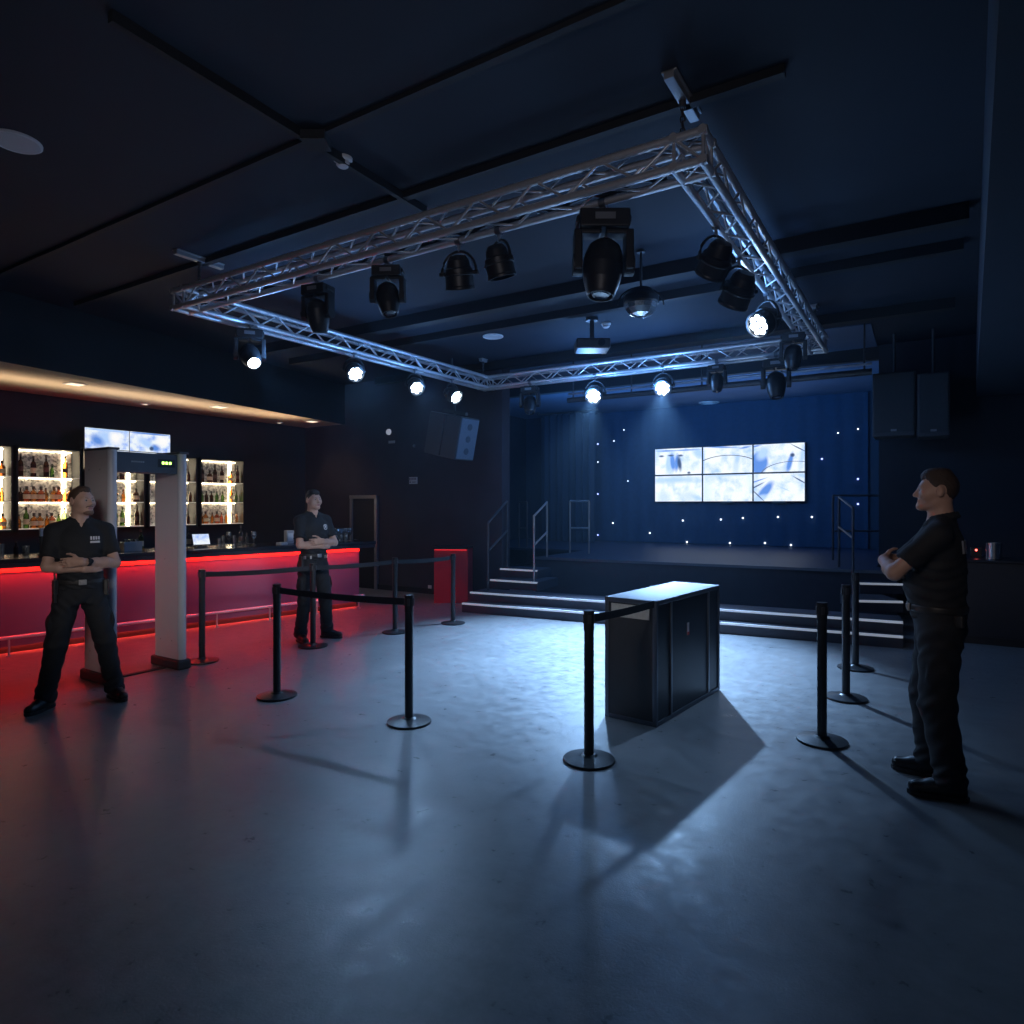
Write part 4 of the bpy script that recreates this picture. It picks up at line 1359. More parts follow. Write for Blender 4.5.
st = MB().mm((sxp - .02, -hy_ + .009, CH - .34), (sxp + .02, -hy_ + .0125, CH - .24)).build('sticker', mat('white_sticker', (.7, .6, .6), .5), case, local=True)
MB().mm((sxp - .02, -hy_ + .008, CH - .34), (sxp + .02, -hy_ + .0092, CH - .315)).build('sticker_band', mat('red_band', (.7, .05, .05), .5), st, local=True)

# ------------------------------------------------------------------ stanchions
ST = {'A': (589, 762), 'B': (409, 724), 'C': (277, 698), 'D': (202, 663), 'E': (313, 648), 'F': (395, 634), 'G': (453, 625), 'H': (822, 743), 'I': (846, 700), 'J': (855.5, 670)}
SLAB = {'A': 'nearest black belt post, left of the equipment case', 'B': 'black belt post alone on floor between case and left posts', 'C': 'black belt post nearest the detector gate, in front row',
        'D': 'black belt post just right of the detector gate', 'E': 'black belt post standing in front of the middle guard', 'F': 'black belt post second from right in the belt row before bar',
        'G': 'black belt post ending the row before the red cabinet', 'H': 'nearest black belt post beside the right guard', 'I': 'middle black belt post of three beside the right guard', 'J': 'farthest black belt post of three beside the right guard'}
SP = {}
SH = .97
SO = {}
for kx, (px, py) in ST.items():
    p = at_z(px, py - 1.5, 0)
    SP[kx] = p
    t = thing('belt_stanchion', SLAB[kx], 'stanchion', p[:], random.random() if kx not in 'ABC' else TH, 'black belt posts')
    SO[kx] = t
    MB().lathe([(0, 0), (.162, 0), (.168, .006), (.165, .016), (.12, .024), (.055, .034), (.04, .045), (.0, .045)], p, (0, 0, 1), 36).build('base', M_post, t)
    MB().lathe([(.0, .03), (.032, .03), (.032, SH - .13)], p, (0, 0, 1), 20).build('post', M_post, t)
    MB().lathe([(.0325, SH - .13), (.034, SH - .127), (.034, SH - .014), (.036, SH - .012), (.036, SH), (.0, SH)], p, (0, 0, 1), 20).build('belt_cassette', M_plastic, t)
    for kk in range(4):
        a = kk * math.pi / 2 + (TH if kx in 'ABC' else .4)
        MB().box(p + Vector((math.cos(a) * .034, math.sin(a) * .034, SH - .055)), (.010, .022, .055), a).build('belt_clip', M_plasticg, t)


def belt(k0, q, sag=.012):
    p = SP[k0] + Vector((0, 0, SH - .055))
    d = (q - p)
    u_ = Vector((d.x, d.y, 0)).normalized()
    p = p + u_ * .038
    n_ = 14
    mb = MB()
    w = .026
    s_ = Vector((-u_.y, u_.x, 0)) * .0015
    vs, fs = [], []
    for i in range(n_ + 1):
        tt_ = i / n_
        c_ = p.lerp(q, tt_) - Vector((0, 0, sag * 4 * tt_ * (1 - tt_)))
        vs += [c_ + s_ + Vector((0, 0, w)), c_ + s_ - Vector((0, 0, w)), c_ - s_ - Vector((0, 0, w)), c_ - s_ + Vector((0, 0, w))]
    for i in range(n_):
        o = i * 4
        for j in range(4):
            fs.append((o + j, o + (j + 1) % 4, o + 4 + (j + 1) % 4, o + 4 + j))
    fs += [(3, 2, 1, 0), (n_ * 4, n_ * 4 + 1, n_ * 4 + 2, n_ * 4 + 3)]
    mb.add(vs, fs, 0, False)
    mb.build('belt', M_belt, SO[k0])


def ptop(k_, frm):
    q = SP[k_] + Vector((0, 0, SH - .055))
    d = q - SP[frm]
    u_ = Vector((d.x, d.y, 0)).normalized()
    return q - u_ * .046


for a_, b_ in (('D', 'E'), ('E', 'F'), ('F', 'G'), ('C', 'B')):
    belt(a_, ptop(b_, a_))
belt('A', cA + ux * .02 - uy * .004 + Vector((0, 0, CH - .02)), .008)

# ------------------------------------------------------------------ people (smooth blended implicit surfaces -> one continuous mesh each)
class Fld:
    def __init__(self):
        self.p = []

    def add(self, fn, lo, hi, k=0.02, op='u'):
        self.p.append((fn, np.array(lo, float), np.array(hi, float), k, op))
        return self

    def cap(self, a, b, ra, rb, k=0.02, op='u'):
        a, b = np.array(a, float), np.array(b, float)
        ba = b - a
        bb = max(1e-9, float(ba @ ba))
        m = max(ra, rb)

        def fn(X, Y, Z):
            t = np.clip(((X - a[0]) * ba[0] + (Y - a[1]) * ba[1] + (Z - a[2]) * ba[2]) / bb, 0, 1)
            return np.sqrt((X - a[0] - ba[0] * t) ** 2 + (Y - a[1] - ba[1] * t) ** 2 + (Z - a[2] - ba[2] * t) ** 2) - (ra + (rb - ra) * t)
        return self.add(fn, np.minimum(a, b) - m, np.maximum(a, b) + m, k, op)

    def ell(self, c, r, yaw=0.0, k=0.02, op='u', pitch=0.0):
        c, r = np.array(c, float), np.array(r, float)
        cs, sn_ = math.cos(yaw), math.sin(yaw)
        cp, sp = math.cos(pitch), math.sin(pitch)
        m = max(r)

        def fn(X, Y, Z):
            dx, dy, dz_ = X - c[0], Y - c[1], Z - c[2]
            u = cs * dx + sn_ * dy
            v = -sn_ * dx + cs * dy
            v, w = cp * v + sp * dz_, -sp * v + cp * dz_
            k0 = np.sqrt((u / r[0]) ** 2 + (v / r[1]) ** 2 + (w / r[2]) ** 2)
            k1 = np.sqrt((u / r[0] ** 2) ** 2 + (v / r[1] ** 2) ** 2 + (w / r[2] ** 2) ** 2) + 1e-9
            return k0 * (k0 - 1) / k1
        return self.add(fn, c - m, c + m, k, op)

    def tubez(self, keys, k=0.03, op='u'):
        K = np.array(keys, float)
        zz = np.linspace(K[0, 0], K[-1, 0], 120)
        V = [np.interp(zz, K[:, 0], K[:, i]) for i in range(1, 5)]
        ker = np.ones(9) / 9
        V = [np.convolve(np.pad(v, 4, mode='edge'), ker, 'valid') for v in V]

        def fn(X, Y, Z):
            cx, cy, rx, ry = [np.interp(Z, zz, v) for v in V]
            d = (np.sqrt(((X - cx) / rx) ** 2 + ((Y - cy) / ry) ** 2) - 1) * np.minimum(rx, ry)
            return np.maximum(d, np.maximum(K[0, 0] - Z, Z - K[-1, 0]))
        lo = [(K[:, 1] - K[:, 3]).min(), (K[:, 2] - K[:, 4]).min(), K[0, 0]]
        hi = [(K[:, 1] + K[:, 3]).max(), (K[:, 2] + K[:, 4]).max(), K[-1, 0]]
        return self.add(fn, lo, hi, k, op)

    def cut(self, fn):            # keep where fn < 0
        self.p.append((fn, None, None, 0, 'i'))
        return self

    def grp(self, g, k=0.01):
        self.p.append((g, None, None, k, 'g'))
        return self

    def bounds(self):
        lo, hi = np.full(3, 9.0), np.full(3, -9.0)
        for fn, a, b, k, op in self.p:
            if op == 'u':
                lo, hi = np.minimum(lo, a), np.maximum(hi, b)
            elif op == 'g':
                a, b = fn.bounds()
                lo, hi = np.minimum(lo, a), np.maximum(hi, b)
        return lo, hi

    def eval(self, xs, ys, zs, h):
        Fd = np.full((len(xs), len(ys), len(zs)), 0.3, np.float32)
        for fn, a, b, k, op in self.p:
            if op == 'i':
                Fd = np.maximum(Fd, fn(xs[:, None, None], ys[None, :, None], zs[None, None, :]))
                continue
            if op == 'd':
                Fd = Fd + fn(xs[:, None, None], ys[None, :, None], zs[None, None, :])
                continue
            if op == 'g':
                lo, hi = fn.bounds()
            else:
                lo, hi = a, b
            m = 4 * h + 2 * k
            i0, i1 = np.searchsorted(xs, [lo[0] - m, hi[0] + m])
            j0, j1 = np.searchsorted(ys, [lo[1] - m, hi[1] + m])
            k0, k1 = np.searchsorted(zs, [lo[2] - m, hi[2] + m])
            if i1 <= i0 or j1 <= j0 or k1 <= k0:
                continue
            if op == 'g':
                d = fn.eval(xs[i0:i1], ys[j0:j1], zs[k0:k1], h)
            else:
                d = fn(xs[i0:i1, None, None], ys[None, j0:j1, None], zs[None, None, k0:k1])
            S = Fd[i0:i1, j0:j1, k0:k1]
            if op in 'ug':
                hh_ = np.clip(0.5 + 0.5 * (S - d) / k, 0, 1)
                Fd[i0:i1, j0:j1, k0:k1] = S + (d - S) * hh_ - k * hh_ * (1 - hh_)
            else:
                d = -d
                hh_ = np.clip(0.5 - 0.5 * (S - d) / k, 0, 1)
                Fd[i0:i1, j0:j1, k0:k1] = S + (d - S) * hh_ + k * hh_ * (1 - hh_)
        return Fd

    def wrinkle(self, fn):
        self.p.append((fn, None, None, 0, 'd'))
        return self

    def mesh(self, name, h, mats, parent, scale=1.0, paint=None):
        lo, hi = self.bounds()
        lo, hi = lo - 5 * h, hi + 5 * h
        xs, ys, zs = [np.arange(lo[i], hi[i] + h, h) for i in range(3)]
        Fd = self.eval(xs, ys, zs, h)
        S = Fd < 0
        n = np.array(Fd.shape) - 1
        cnt = np.zeros(n, np.int8)
        for a in (0, 1):
            for b in (0, 1):
                for c_ in (0, 1):
                    cnt += S[a:a + n[0], b:b + n[1], c_:c_ + n[2]]
        act = (cnt > 0) & (cnt < 8)
        I = np.argwhere(act)
        idx = np.full(n, -1, np.int64)
        idx[act] = np.arange(len(I))
        pos = np.zeros((len(I), 3))
        num = np.zeros(len(I))
        cor = [(a, b, c_) for a in (0, 1) for b in (0, 1) for c_ in (0, 1)]
        val = {c_: Fd[I[:, 0] + c_[0], I[:, 1] + c_[1], I[:, 2] + c_[2]].astype(float) for c_ in cor}
        for a in cor:
            for ax in range(3):
                if a[ax] == 0:
                    b = list(a)
                    b[ax] = 1
                    b = tuple(b)
                    f0, f1 = val[a], val[b]
                    mk = (f0 < 0) != (f1 < 0)
                    t = np.where(mk, f0 / np.where(mk, f0 - f1, 1), 0)
                    pp = np.array(a, float)[None, :] + t[:, None] * (np.array(b) - np.array(a))[None, :]
                    pos += pp * mk[:, None]
                    num += mk
        V = (I + pos / num[:, None]) * h + lo
        quads = []
        for ax in range(3):
            sl0 = [slice(1, None)] * 3
            A = S
            a0 = [slice(1, -1)] * 3
            a1 = [slice(1, -1)] * 3
            a0[ax] = slice(0, -1)
            a1[ax] = slice(1, None)
            e0, e1 = S[tuple(a0)], S[tuple(a1)]
            E = np.argwhere(e0 != e1)
            ins = e0[tuple(E.T)]
            g = E + 1
            g[:, ax] -= 1
            o1, o2 = [(1, 2), (2, 0), (0, 1)][ax]

            def cell(d1, d2):
                q_ = g.copy()
                q_[:, o1] -= d1
                q_[:, o2] -= d2
                return idx[tuple(q_.T)]
            Q = np.stack([cell(1, 1), cell(0, 1), cell(0, 0), cell(1, 0)], 1)
            Q[~ins] = Q[~ins][:, ::-1]
            quads.append(Q)
        Q = np.concatenate(quads)
        # light smoothing
        for _ in range(2):
            acc = np.zeros_like(V)
            c_ = np.zeros(len(V))
            for i in range(4):
                a, b = Q[:, i], Q[:, (i + 1) % 4]
                np.add.at(acc, a, V[b])
                np.add.at(c_, a, 1)
            V = V * .55 + (acc / c_[:, None]) * .45
        me = bpy.data.meshes.new(name)
        me.vertices.add(len(V))
        me.vertices.foreach_set('co', (V * scale).astype(np.float32).ravel())
        me.loops.add(len(Q) * 4)
        me.loops.foreach_set('vertex_index', Q.astype(np.int32).ravel())
        me.polygons.add(len(Q))
        me.polygons.foreach_set('loop_start', np.arange(0, len(Q) * 4, 4, dtype=np.int32))
        me.polygons.foreach_set('use_smooth', np.ones(len(Q), bool))
        for m in mats:
            me.materials.append(m)
        if paint is not None:
            C = V[Q].mean(1)
            me.polygons.foreach_set('material_index', paint(C).astype(np.int32))
        me.update(calc_edges=True)
        me.validate()
        o = bpy.data.objects.new(name, me)
        col.objects.link(o)
        o.parent = parent
        WM[o.name] = world_of(parent)
        o['_v'] = 0
        del o['_v']
        return o, V


M_skin = mat('skin', (.50, .31, .24), .5, noise=.1, nscale=25)
M_lip = mat('lips', (.36, .16, .14), .45, noise=.1)
M_hair1 = mat('short_reddish_brown_hair', (.07, .038, .022), .6, noise=.5, nscale=150, bump=.4)
M_hair2 = mat('short_dark_hair', (.022, .016, .013), .55, noise=.5, nscale=150, bump=.4)
M_hair3 = mat('short_brown_hair', (.05, .03, .02), .6, noise=.5, nscale=150, bump=.4)
M_beard = mat('stubble_beard', (.19, .11, .08), .7, noise=.4, nscale=200, bump=.3)
M_shirt = mat('black_polo_cotton', (.011, .012, .015), .8, noise=.3, nscale=120, bump=.08)
M_trous = mat('black_trouser_twill', (.012, .013, .017), .8, noise=.3, nscale=120, bump=.08)
M_boot = mat('black_boot_leather', (.012, .012, .013), .4, noise=.3, nscale=40)
M_sole = mat('boot_sole_rubber', (.02, .02, .022), .7, noise=.2)
M_leather = mat('black_belt_leather', (.025, .023, .022), .45, noise=.3, nscale=60)
M_buckle = mat('buckle_steel', (.55, .55, .56), .35, .9, noise=.1)
M_eyew = mat('eye_white', (.38, .36, .35), .25, noise=.02)
M_iris = mat('dark_iris', (.03, .02, .015), .2, noise=.1)


def hand(f, wrist, fd, nd, td, curl=(18, 26, 20), tw=.006):
    """wrist point, finger direction, palm normal, thumb-side direction; five separate fingers"""
    w = Vector(wrist)
    fd = Vector(fd).normalized()
    nd = Vector(nd)
    nd = (nd - fd * nd.dot(fd)).normalized()
    td = Vector(td)
    td = (td - fd * td.dot(fd) - nd * td.dot(nd)).normalized()
    g = Fld()
    off = (.031, .011, -.010, -.029)
    ln = (.070, .079, .073, .057)
    kn = (.088, .092, .088, .080)
    for o_, k_ in zip(off, kn):
        g.cap(w + td * o_ * .55, w + fd * k_ + td * o_, .017, .0125, k=.014)
    g.cap(w - fd * .01, w + fd * .04, .026, .022, k=.02)
    for i in range(4):
        fg = Fld()
        p = w + fd * kn[i] + td * off[i]
        a = 0
        spread = (off[i]) * .9
        for j, fr_ in enumerate((.45, .31, .24)):
            a += R(curl[j])
            d_ = (fd + td * spread).normalized() * math.cos(a) + nd * math.sin(a)
            q_ = p + d_ * ln[i] * fr_
            fg.cap(p, q_, .0092 - j * .0006, .0088 - j * .0007, k=.004)
            p = q_
        g.grp(fg, .005)
    th_ = Fld()
    p = w + fd * .022 + td * .024
    for d_, l_, r0, r1 in (((fd * .62 + td * .72 + nd * .25), .042, .0145, .0115), ((fd * .85 + td * .4 + nd * .35), .034, .011, .0098), ((fd * .95 + td * .1 + nd * .4), .026, .0098, .008)):
        q_ = p + d_.normalized() * l_
        th_.cap(p, q_, r0, r1, k=.005)
        p = q_
    g.grp(th_, .010)
    f.grp(g, .012)


def person(label, loc, facing, height, head_yaw, stance, feet_yaw, hairm, style, belly=0.0, beard=False, kneex=None, fwd=False, bulk=0.0):
    sc_ = height / 1.80
    rz_ = math.atan2(-facing[0], facing[1])
    t = thing('person', label, 'person', loc, rz_)
    piv = np.array([0, -.01, 1.56])
    cy_, sy_ = math.cos(head_yaw), math.sin(head_yaw)

    def H(x, y, z):
        d = np.array([x, y, z]) - piv
        return np.array([d[0] * cy_ - d[1] * sy_, d[0] * sy_ + d[1] * cy_, d[2]]) + piv
    sl, sr = stance                       # foot positions (x,y) of the left (-x) and right (+x) foot
    hipL, hipR = (-.09, 0, .92), (.09, 0, .92)
    if kneex is None:
        kneex = .55
    knL = (hipL[0] + (sl[0] - hipL[0]) * kneex, sl[1] * .5 + .025, .50)
    knR = (hipR[0] + (sr[0] - hipR[0]) * kneex, sr[1] * .5 + .025, .50)
    anL, anR = (sl[0], sl[1] - .02, .085), (sr[0], sr[1] - .02, .085)
    # arms, crossed
    shL, shR = (-.178, -.01, 1.435), (.178, -.01, 1.435)
    elL, elR = (-.235, .090, 1.165), (.235, .090, 1.155)
    wrL, wrR = (.02, .228 + belly * .5, 1.195), (-.01, .185 + belly * .5, 1.135)
    if fwd:                       # arms folded higher, elbows pushed forward
        shL, shR = (-.180, .01, 1.435), (.180, .01, 1.435)
        elL, elR = (-.225, .215, 1.225), (.225, .205, 1.215)
        wrL, wrR = (.03, .268, 1.275), (-.02, .215, 1.215)

    body = Fld()
    # trunk (slim, under the clothes) and legs
    body.tubez([(.86, 0, 0, .13, .09), (.95, 0, 0, .135, .09), (1.06, 0, 0, .125, .085), (1.18, 0, 0, .135, .09), (1.30, 0, 0, .15, .095), (1.40, 0, -.005, .15, .085), (1.46, 0, -.01, .11, .06), (1.50, 0, -.012, .06, .05)], k=.03)
    for hp_, kn_, an_, ft, fy_ in ((hipL, knL, anL, sl, feet_yaw[0]), (hipR, knR, anR, sr, feet_yaw[1])):
        g = Fld()
        g.cap(hp_, kn_, .078, .052, k=.03).cap(kn_, an_, .05, .036, k=.03)
        g.cap((an_[0], an_[1], .06), (an_[0] - math.sin(fy_) * .09, an_[1] + math.cos(fy_) * .09, .045), .030, .022, k=.02)
        body.grp(g, .04)
    for sh_, el_, wr_ in ((shR, elR, wrR), (shL, elL, wrL)):
        g = Fld()
        g.cap((sh_[0] * .55, -.012, 1.45), sh_, .040, .046, k=.03)
        g.cap(sh_, el_, .046, .041, k=.02)
        m_ = np.array(el_) * .68 + np.array(wr_) * .32
        g.cap(el_, m_, .041, .043, k=.02).cap(m_, wr_, .043, .028, k=.02)
        
        if sh_[0] > 0:
            hand(g, wr_, (-.92, -.18, .06), (-.2, -.95, .1), (.05, .1, 1), (10, 15, 12))
        else:
            hand(g, wr_, (.94, -.30, -.05), (-.28, -.95, -.05), (.02, .1, 1), (14, 24, 22))
        body.grp(g, .012)
    body.cap((0, .034, 1.452), (0, .012, 1.53), .034, .034, k=.03)
    # neck and head
    body.cap((0, -.022, 1.47), H(0, -.008, 1.61), .064, .060, k=.03)
    hd = Fld()
    hd.ell(H(0, -.006, 1.702), (.075, .091, .094), head_yaw, k=.02)
    hd.ell(H(0, .030, 1.655), (.062, .068, .085), head_yaw, k=.03)
    hd.cap(H(-.042, .020, 1.612), H(-.016, .078, 1.592), .022, .018, k=.03)
    hd.cap(H(.042, .020, 1.612), H(.016, .078, 1.592), .022, .018, k=.03)
    hd.cap(H(-.009, .086, 1.593), H(.009, .086, 1.593), .020, .020, k=.02)
    hd.cap(H(-.036, .072, 1.708), H(.036, .072, 1.708), .016, .016, k=.02)
    hd.ell(H(-.031, .100, 1.688), (.017, .014, .011), head_yaw, k=.010, op='s')
    hd.ell(H(.031, .100, 1.688), (.017, .014, .011), head_yaw, k=.010, op='s')
    hd.cap(H(0, .090, 1.696), H(0, .113, 1.658), .0085, .0125, k=.012)
    hd.cap(H(-.011, .100, 1.652), H(.011, .100, 1.652), .008, .008, k=.008)
    hd.cap(H(-.020, .093, 1.627), H(.020, .093, 1.627), .0085, .0075, k=.006)
    hd.cap(H(-.018, .092, 1.616), H(.018, .092, 1.616), .0085, .008, k=.006)
    hd.cap(H(-.02, .105, 1.6220), H(.02, .105, 1.6220), .003, .003, k=.004, op='s')
    hd.ell(H(-.052, .055, 1.66), (.022, .03, .028), head_yaw, k=.03)
    hd.ell(H(.052, .055, 1.66), (.022, .03, .028), head_yaw, k=.03)
    for s_ in (-1, 1):
        hd.ell(H(s_ * .080, -.008, 1.678), (.011, .021, .034), head_yaw + s_ * -.35, k=.008)
        hd.ell(H(s_ * .089, .0, 1.680), (.006, .011, .018), head_yaw + s_ * -.35, k=.006, op='s')
    body.grp(hd, .02)
    lipc = H(0, .098, 1.622)

    def paint(C):
        d = C - lipc
        u = d[:, 0] * cy_ + d[:, 1] * sy_
        v = -d[:, 0] * sy_ + d[:, 1] * cy_
        return ((np.abs(u) < .023) & (np.abs(d[:, 2]) < .0115 * (1 - (np.abs(u) / .025) ** 2)) & (v > -.012)).astype(int)
    body.mesh('body', .0048, [M_skin, M_lip], t, sc_, paint)
    # eyes
    for s_ in (-1, 1):
        c = Vector(H(s_ * .031, .083, 1.688)) * sc_
        fdir = Vector((-sy_, cy_, 0))
        e_ = MB().lathe([(0, -.0115), (.008, -.008), (.0115, 0), (.0095, .0065), (.0055, .0100), (0, .0112)], c, fdir, 14, mis=[0, 0, 0, 0, 1]).build('eye', [M_eyew, M_iris], t, local=True)
    # hair
    hr = Fld()
    hr.ell(H(0, -.0065, 1.7035), (.0795, .0955, .0975), head_yaw, k=.01)
    if style == 1:
        hr.ell(H(0, .03, 1.785), (.045, .045, .018), head_yaw, k=.03)
    if style == 2:
        hr.ell(H(.0, .042, 1.772), (.05, .042, .024), head_yaw, k=.03)
        hr.ell(H(.0, -.01, 1.79), (.05, .06, .020), head_yaw, k=.03)
    if style == 3:
        hr.ell(H(.0, .042, 1.770), (.05, .040, .022), head_yaw, k=.03)
        hr.ell(H(.0, -.0, 1.79), (.05, .06, .019), head_yaw, k=.03)
    hl = {1: 1.768, 2: 1.752, 3: 1.752}[style]

    def hcut(X, Y, Z):
        dx, dy, dz_ = X - piv[0], Y - piv[1], Z - piv[2]
        u = dx * cy_ + dy * sy_
        v = -dx * sy_ + dy * cy_
        z = dz_ + piv[2]
        # hairline: low at the nape, above the ears at the sides, high over the forehead
        line = np.interp(v, [-.12, -.06, -.02, .012, .032, .055, .11], [1.60, 1.625, 1.668, 1.690, 1.705, hl - .022, hl])
        line = line + .016 * np.exp(-((np.abs(u) - .040) / .018) ** 2) * np.clip((v - .03) / .04, 0, 1) + .003 * np.sin(u * 300)
        ear = np.sqrt(((np.abs(u) - .083) / .03) ** 2 + ((v + .006) / .026) ** 2 + ((z - 1.678) / .038) ** 2)
        return np.maximum((line - z) * .7, (1 - ear) * .03)
    hr.cut(hcut)
    hr.wrinkle(lambda X, Y, Z: .0016 * np.sin(X * 260 + Z * 90) * np.sin(Y * 230 - Z * 130))
    hr.mesh('hair', .0042, [hairm], t, sc_)
    for s_ in (-1, 1):
        br = Fld()
        br.cap(H(s_ * .016, .0915, 1.7055), H(s_ * .034, .0865, 1.7105), .0042, .0040, k=.004)
        br.cap(H(s_ * .034, .0865, 1.7105), H(s_ * .048, .0735, 1.7065), .0040, .0025, k=.004)
        br.mesh('eyebrow', .0022, [hairm], t, sc_)
    if beard:
        bd = Fld()
        bd.cap(H(-.044, .022, 1.611), H(-.016, .081, 1.589), .0225, .019, k=.03)
        bd.cap(H(.044, .022, 1.611), H(.016, .081, 1.589), .0225, .019, k=.03)
        bd.cap(H(-.010, .088, 1.591), H(.010, .088, 1.591), .0205, .0205, k=.02)
        bd.cap(H(-.022, .095, 1.637), H(.022, .095, 1.637), .0062, .0062, k=.006)
        bd.cap(H(-.025, .085, 1.634), H(-.022, .083, 1.60), .0075, .009, k=.008)
        bd.cap(H(.025, .085, 1.634), H(.022, .083, 1.60), .0075, .009, k=.008)
        bd.mesh('beard', .004, [M_beard], t, sc_)

    # polo shirt
    b = belly
    tk = [(.965, 0, 0, .165, .122 + b * .5), (1.03, 0, .005, .163, .122 + b * .8), (1.10, 0, .010 + b * .3, .163, .126 + b), (1.18, 0, .012 + b * .25, .170, .131 + b), (1.27, 0, .010, .183, .135 + b * .4), (1.34, 0, .006, .190, .136), (1.40, 0, 0, .183, .125), (1.445, 0, -.006, .155, .103), (1.48, 0, -.012, .112, .084), (1.515, 0, -.016, .080, .073), (1.54, 0, -.018, .070, .066)]
    sh = Fld().tubez(tk, k=.04)
    for sg, sh_, el_ in ((-1, shL, elL), (1, shR, elR)):
        s_, e_ = np.array(sh_), np.array(el_)
        m_ = s_ + (e_ - s_) * .74
        u_ = (e_ - s_) / np.linalg.norm(e_ - s_)
        g = Fld()
        g.cap((sg * .070, -.015, 1.498), s_, .046, .064, k=.03)
        g.cap(s_, m_, .065, .062, k=.03)
        g.cap(s_ + (e_ - s_) * .6, e_, .060, .062, k=.02)
        lim = float(m_ @ u_)
        g.cut(lambda X, Y, Z, u_=u_, lim=lim: X * u_[0] + Y * u_[1] + Z * u_[2] - lim)
        g.cap(s_ + (e_ - s_) * .690, m_ - u_ * .008, .0645, .0642, k=.004)
        g.cut(lambda X, Y, Z, u_=u_, lim=lim: X * u_[0] + Y * u_[1] + Z * u_[2] - lim)
        sh.grp(g, .03)
    sh.cut(lambda X, Y, Z: np.minimum(np.minimum(Y - .02, (Z - 1.462) * .42 - np.abs(X)), 1.0))
    sh.wrinkle(lambda X, Y, Z: (.0042 * np.sin(Z * 58 + X * 26 + 2 * np.sin(Y * 21)) * np.sin(X * 31 + 1.3 + Z * 9) + .0025 * np.sin(Z * 105 - X * 60)) * np.clip((1.36 - Z) / .12, .15, 1))
    so_, SV = sh.mesh('polo_shirt', .0058, [M_shirt], t, sc_)
    cl = Fld()
    for i in range(20):
        a0, a1 = 2 * math.pi * i / 20, 2 * math.pi * (i + 1) / 20

        def cp(a):
            fy = math.sin(a)
            open_ = max(0, fy) ** 3
            return np.array([math.cos(a) * .071 * (1 - .12 * open_), -.018 + fy * .069 + open_ * .016, 1.543 - .014 * fy - .040 * open_])
        if abs(((a0 + a1) / 2) - math.pi / 2) < .36:
            continue
        cl.cap(cp(a0), cp(a1), .0095, .0095, k=.006)
        lo_ = lambda a: cp(a) * np.array([1.10, 1.10, 1]) + np.array([0, 0, -.018])
        cl.cap(lo_(a0), lo_(a1), .010, .010, k=.012)
    cl.mesh('collar', .0045, [M_shirt], so_, sc_)
    # trousers
    tr = Fld()
    tr.tubez([(.84, 0, -.008, .150, .112), (.90, 0, -.012, .172, .126), (.96, 0, -.006, .171, .124 + b * .3), (1.01, 0, 0, .168, .124 + b * .55), (1.035, 0, 0, .167, .124 + b * .7)], k=.04)
    for s_, hp_, kn_, an_ in ((-1, hipL, knL, anL), (1, hipR, knR, anR)):
        g = Fld()
        g.cap((hp_[0], -.005, .90), kn_, .098 + bulk, .079 + bulk, k=.03)
        g.cap(kn_, (an_[0], an_[1] - .002, .105), .077 + bulk, .068 + bulk, k=.03)
        g.cap((an_[0], an_[1], .14), (an_[0], an_[1] + .012, .085), .068, .072, k=.02)
        pk = np.array(hp_) * .42 + np.array(kn_) * .58
        g.ell(pk + np.array([s_ * .082, .0, .0]), (.020, .062, .082), 0, k=.012)
        g.cut(lambda X, Y, Z: .062 - Z + 0 * X)
        tr.grp(g, .035)

    def trw(X, Y, Z):
        kneew = np.exp(-((Z - .50) / .10) ** 2)
        hem = np.exp(-((Z - .13) / .09) ** 2)
        cr = np.exp(-((Z - .82) / .08) ** 2)
        base = .0030 * np.sin(Z * 47 + X * 38 + 1.7 * np.sin(Y * 30))
        return base + .0035 * kneew * np.sin(Z * 75 + Y * 52 + X * 25) * np.sin(Y * 22 + X * 30) + .0055 * hem * np.sin(Z * 95 + X * 48 + Y * 40) + .004 * cr * np.sin(Z * 70 - np.abs(X) * 80)
    tr.wrinkle(trw)
    to_, _ = tr.mesh('trousers', .0066, [M_trous], t, sc_)
    # belt
    bl = Fld()
    bl.tubez([(1.0, 0, 0, .173, .130 + b * .55), (1.02, 0, 0, .1735, .1305 + b * .6), (1.042, 0, 0, .173, .130 + b * .65)], k=.01)
    bo_, _ = bl.mesh('belt', .0055, [M_leather], t, sc_)
    by = (.1305 + b * .6) * sc_
    MB().box((0, by + .004, 1.021 * sc_), (.055, .012, .042)).box((0, by + .008, 1.021 * sc_), (.034, .012, .024)).build('buckle', M_buckle, bo_, local=True, bevel=.003)
    for (ax, w_, h_, dz_) in ((.62, .05, .11, -.06), (2.35, .06, .075, -.03), (-.35 + math.pi, .05, .06, -.02)):
        pass
    # boots
    for s_, an_, ft, fy_ in ((-1, anL, sl, feet_yaw[0]), (1, anR, sr, feet_yaw[1])):
        d_ = np.array([-math.sin(fy_), math.cos(fy_), 0])
        n_ = np.array([d_[1], -d_[0], 0])
        a = np.array([an_[0], an_[1], 0.0])
        bt = Fld()
        bt.cap(a + d_ * -.038 + [0, 0, .052], a + d_ * .05 + [0, 0, .055], .041, .044, k=.03)
        bt.cap(a + d_ * .05 + [0, 0, .05], a + d_ * .165 + n_ * .0 + [0, 0, .040], .045, .039, k=.03)
        bt.cap(a + [0, 0, .08], a + d_ * -.005 + [0, 0, .20], .048, .050, k=.03)
        bt.cap(a + d_ * .04 + [0, 0, .075], a + d_ * .085 + [0, 0, .06], .036, .036, k=.03)
        bt.cut(lambda X, Y, Z: .024 - Z + 0 * X)
        bo2, _ = bt.mesh('boot', .0058, [M_boot], t, sc_)
        prof = [(-.088, .0), (-.075, .030), (-.035, .041), (.03, .040), (.09, .048), (.15, .045), (.19, .028), (.208, .0)]
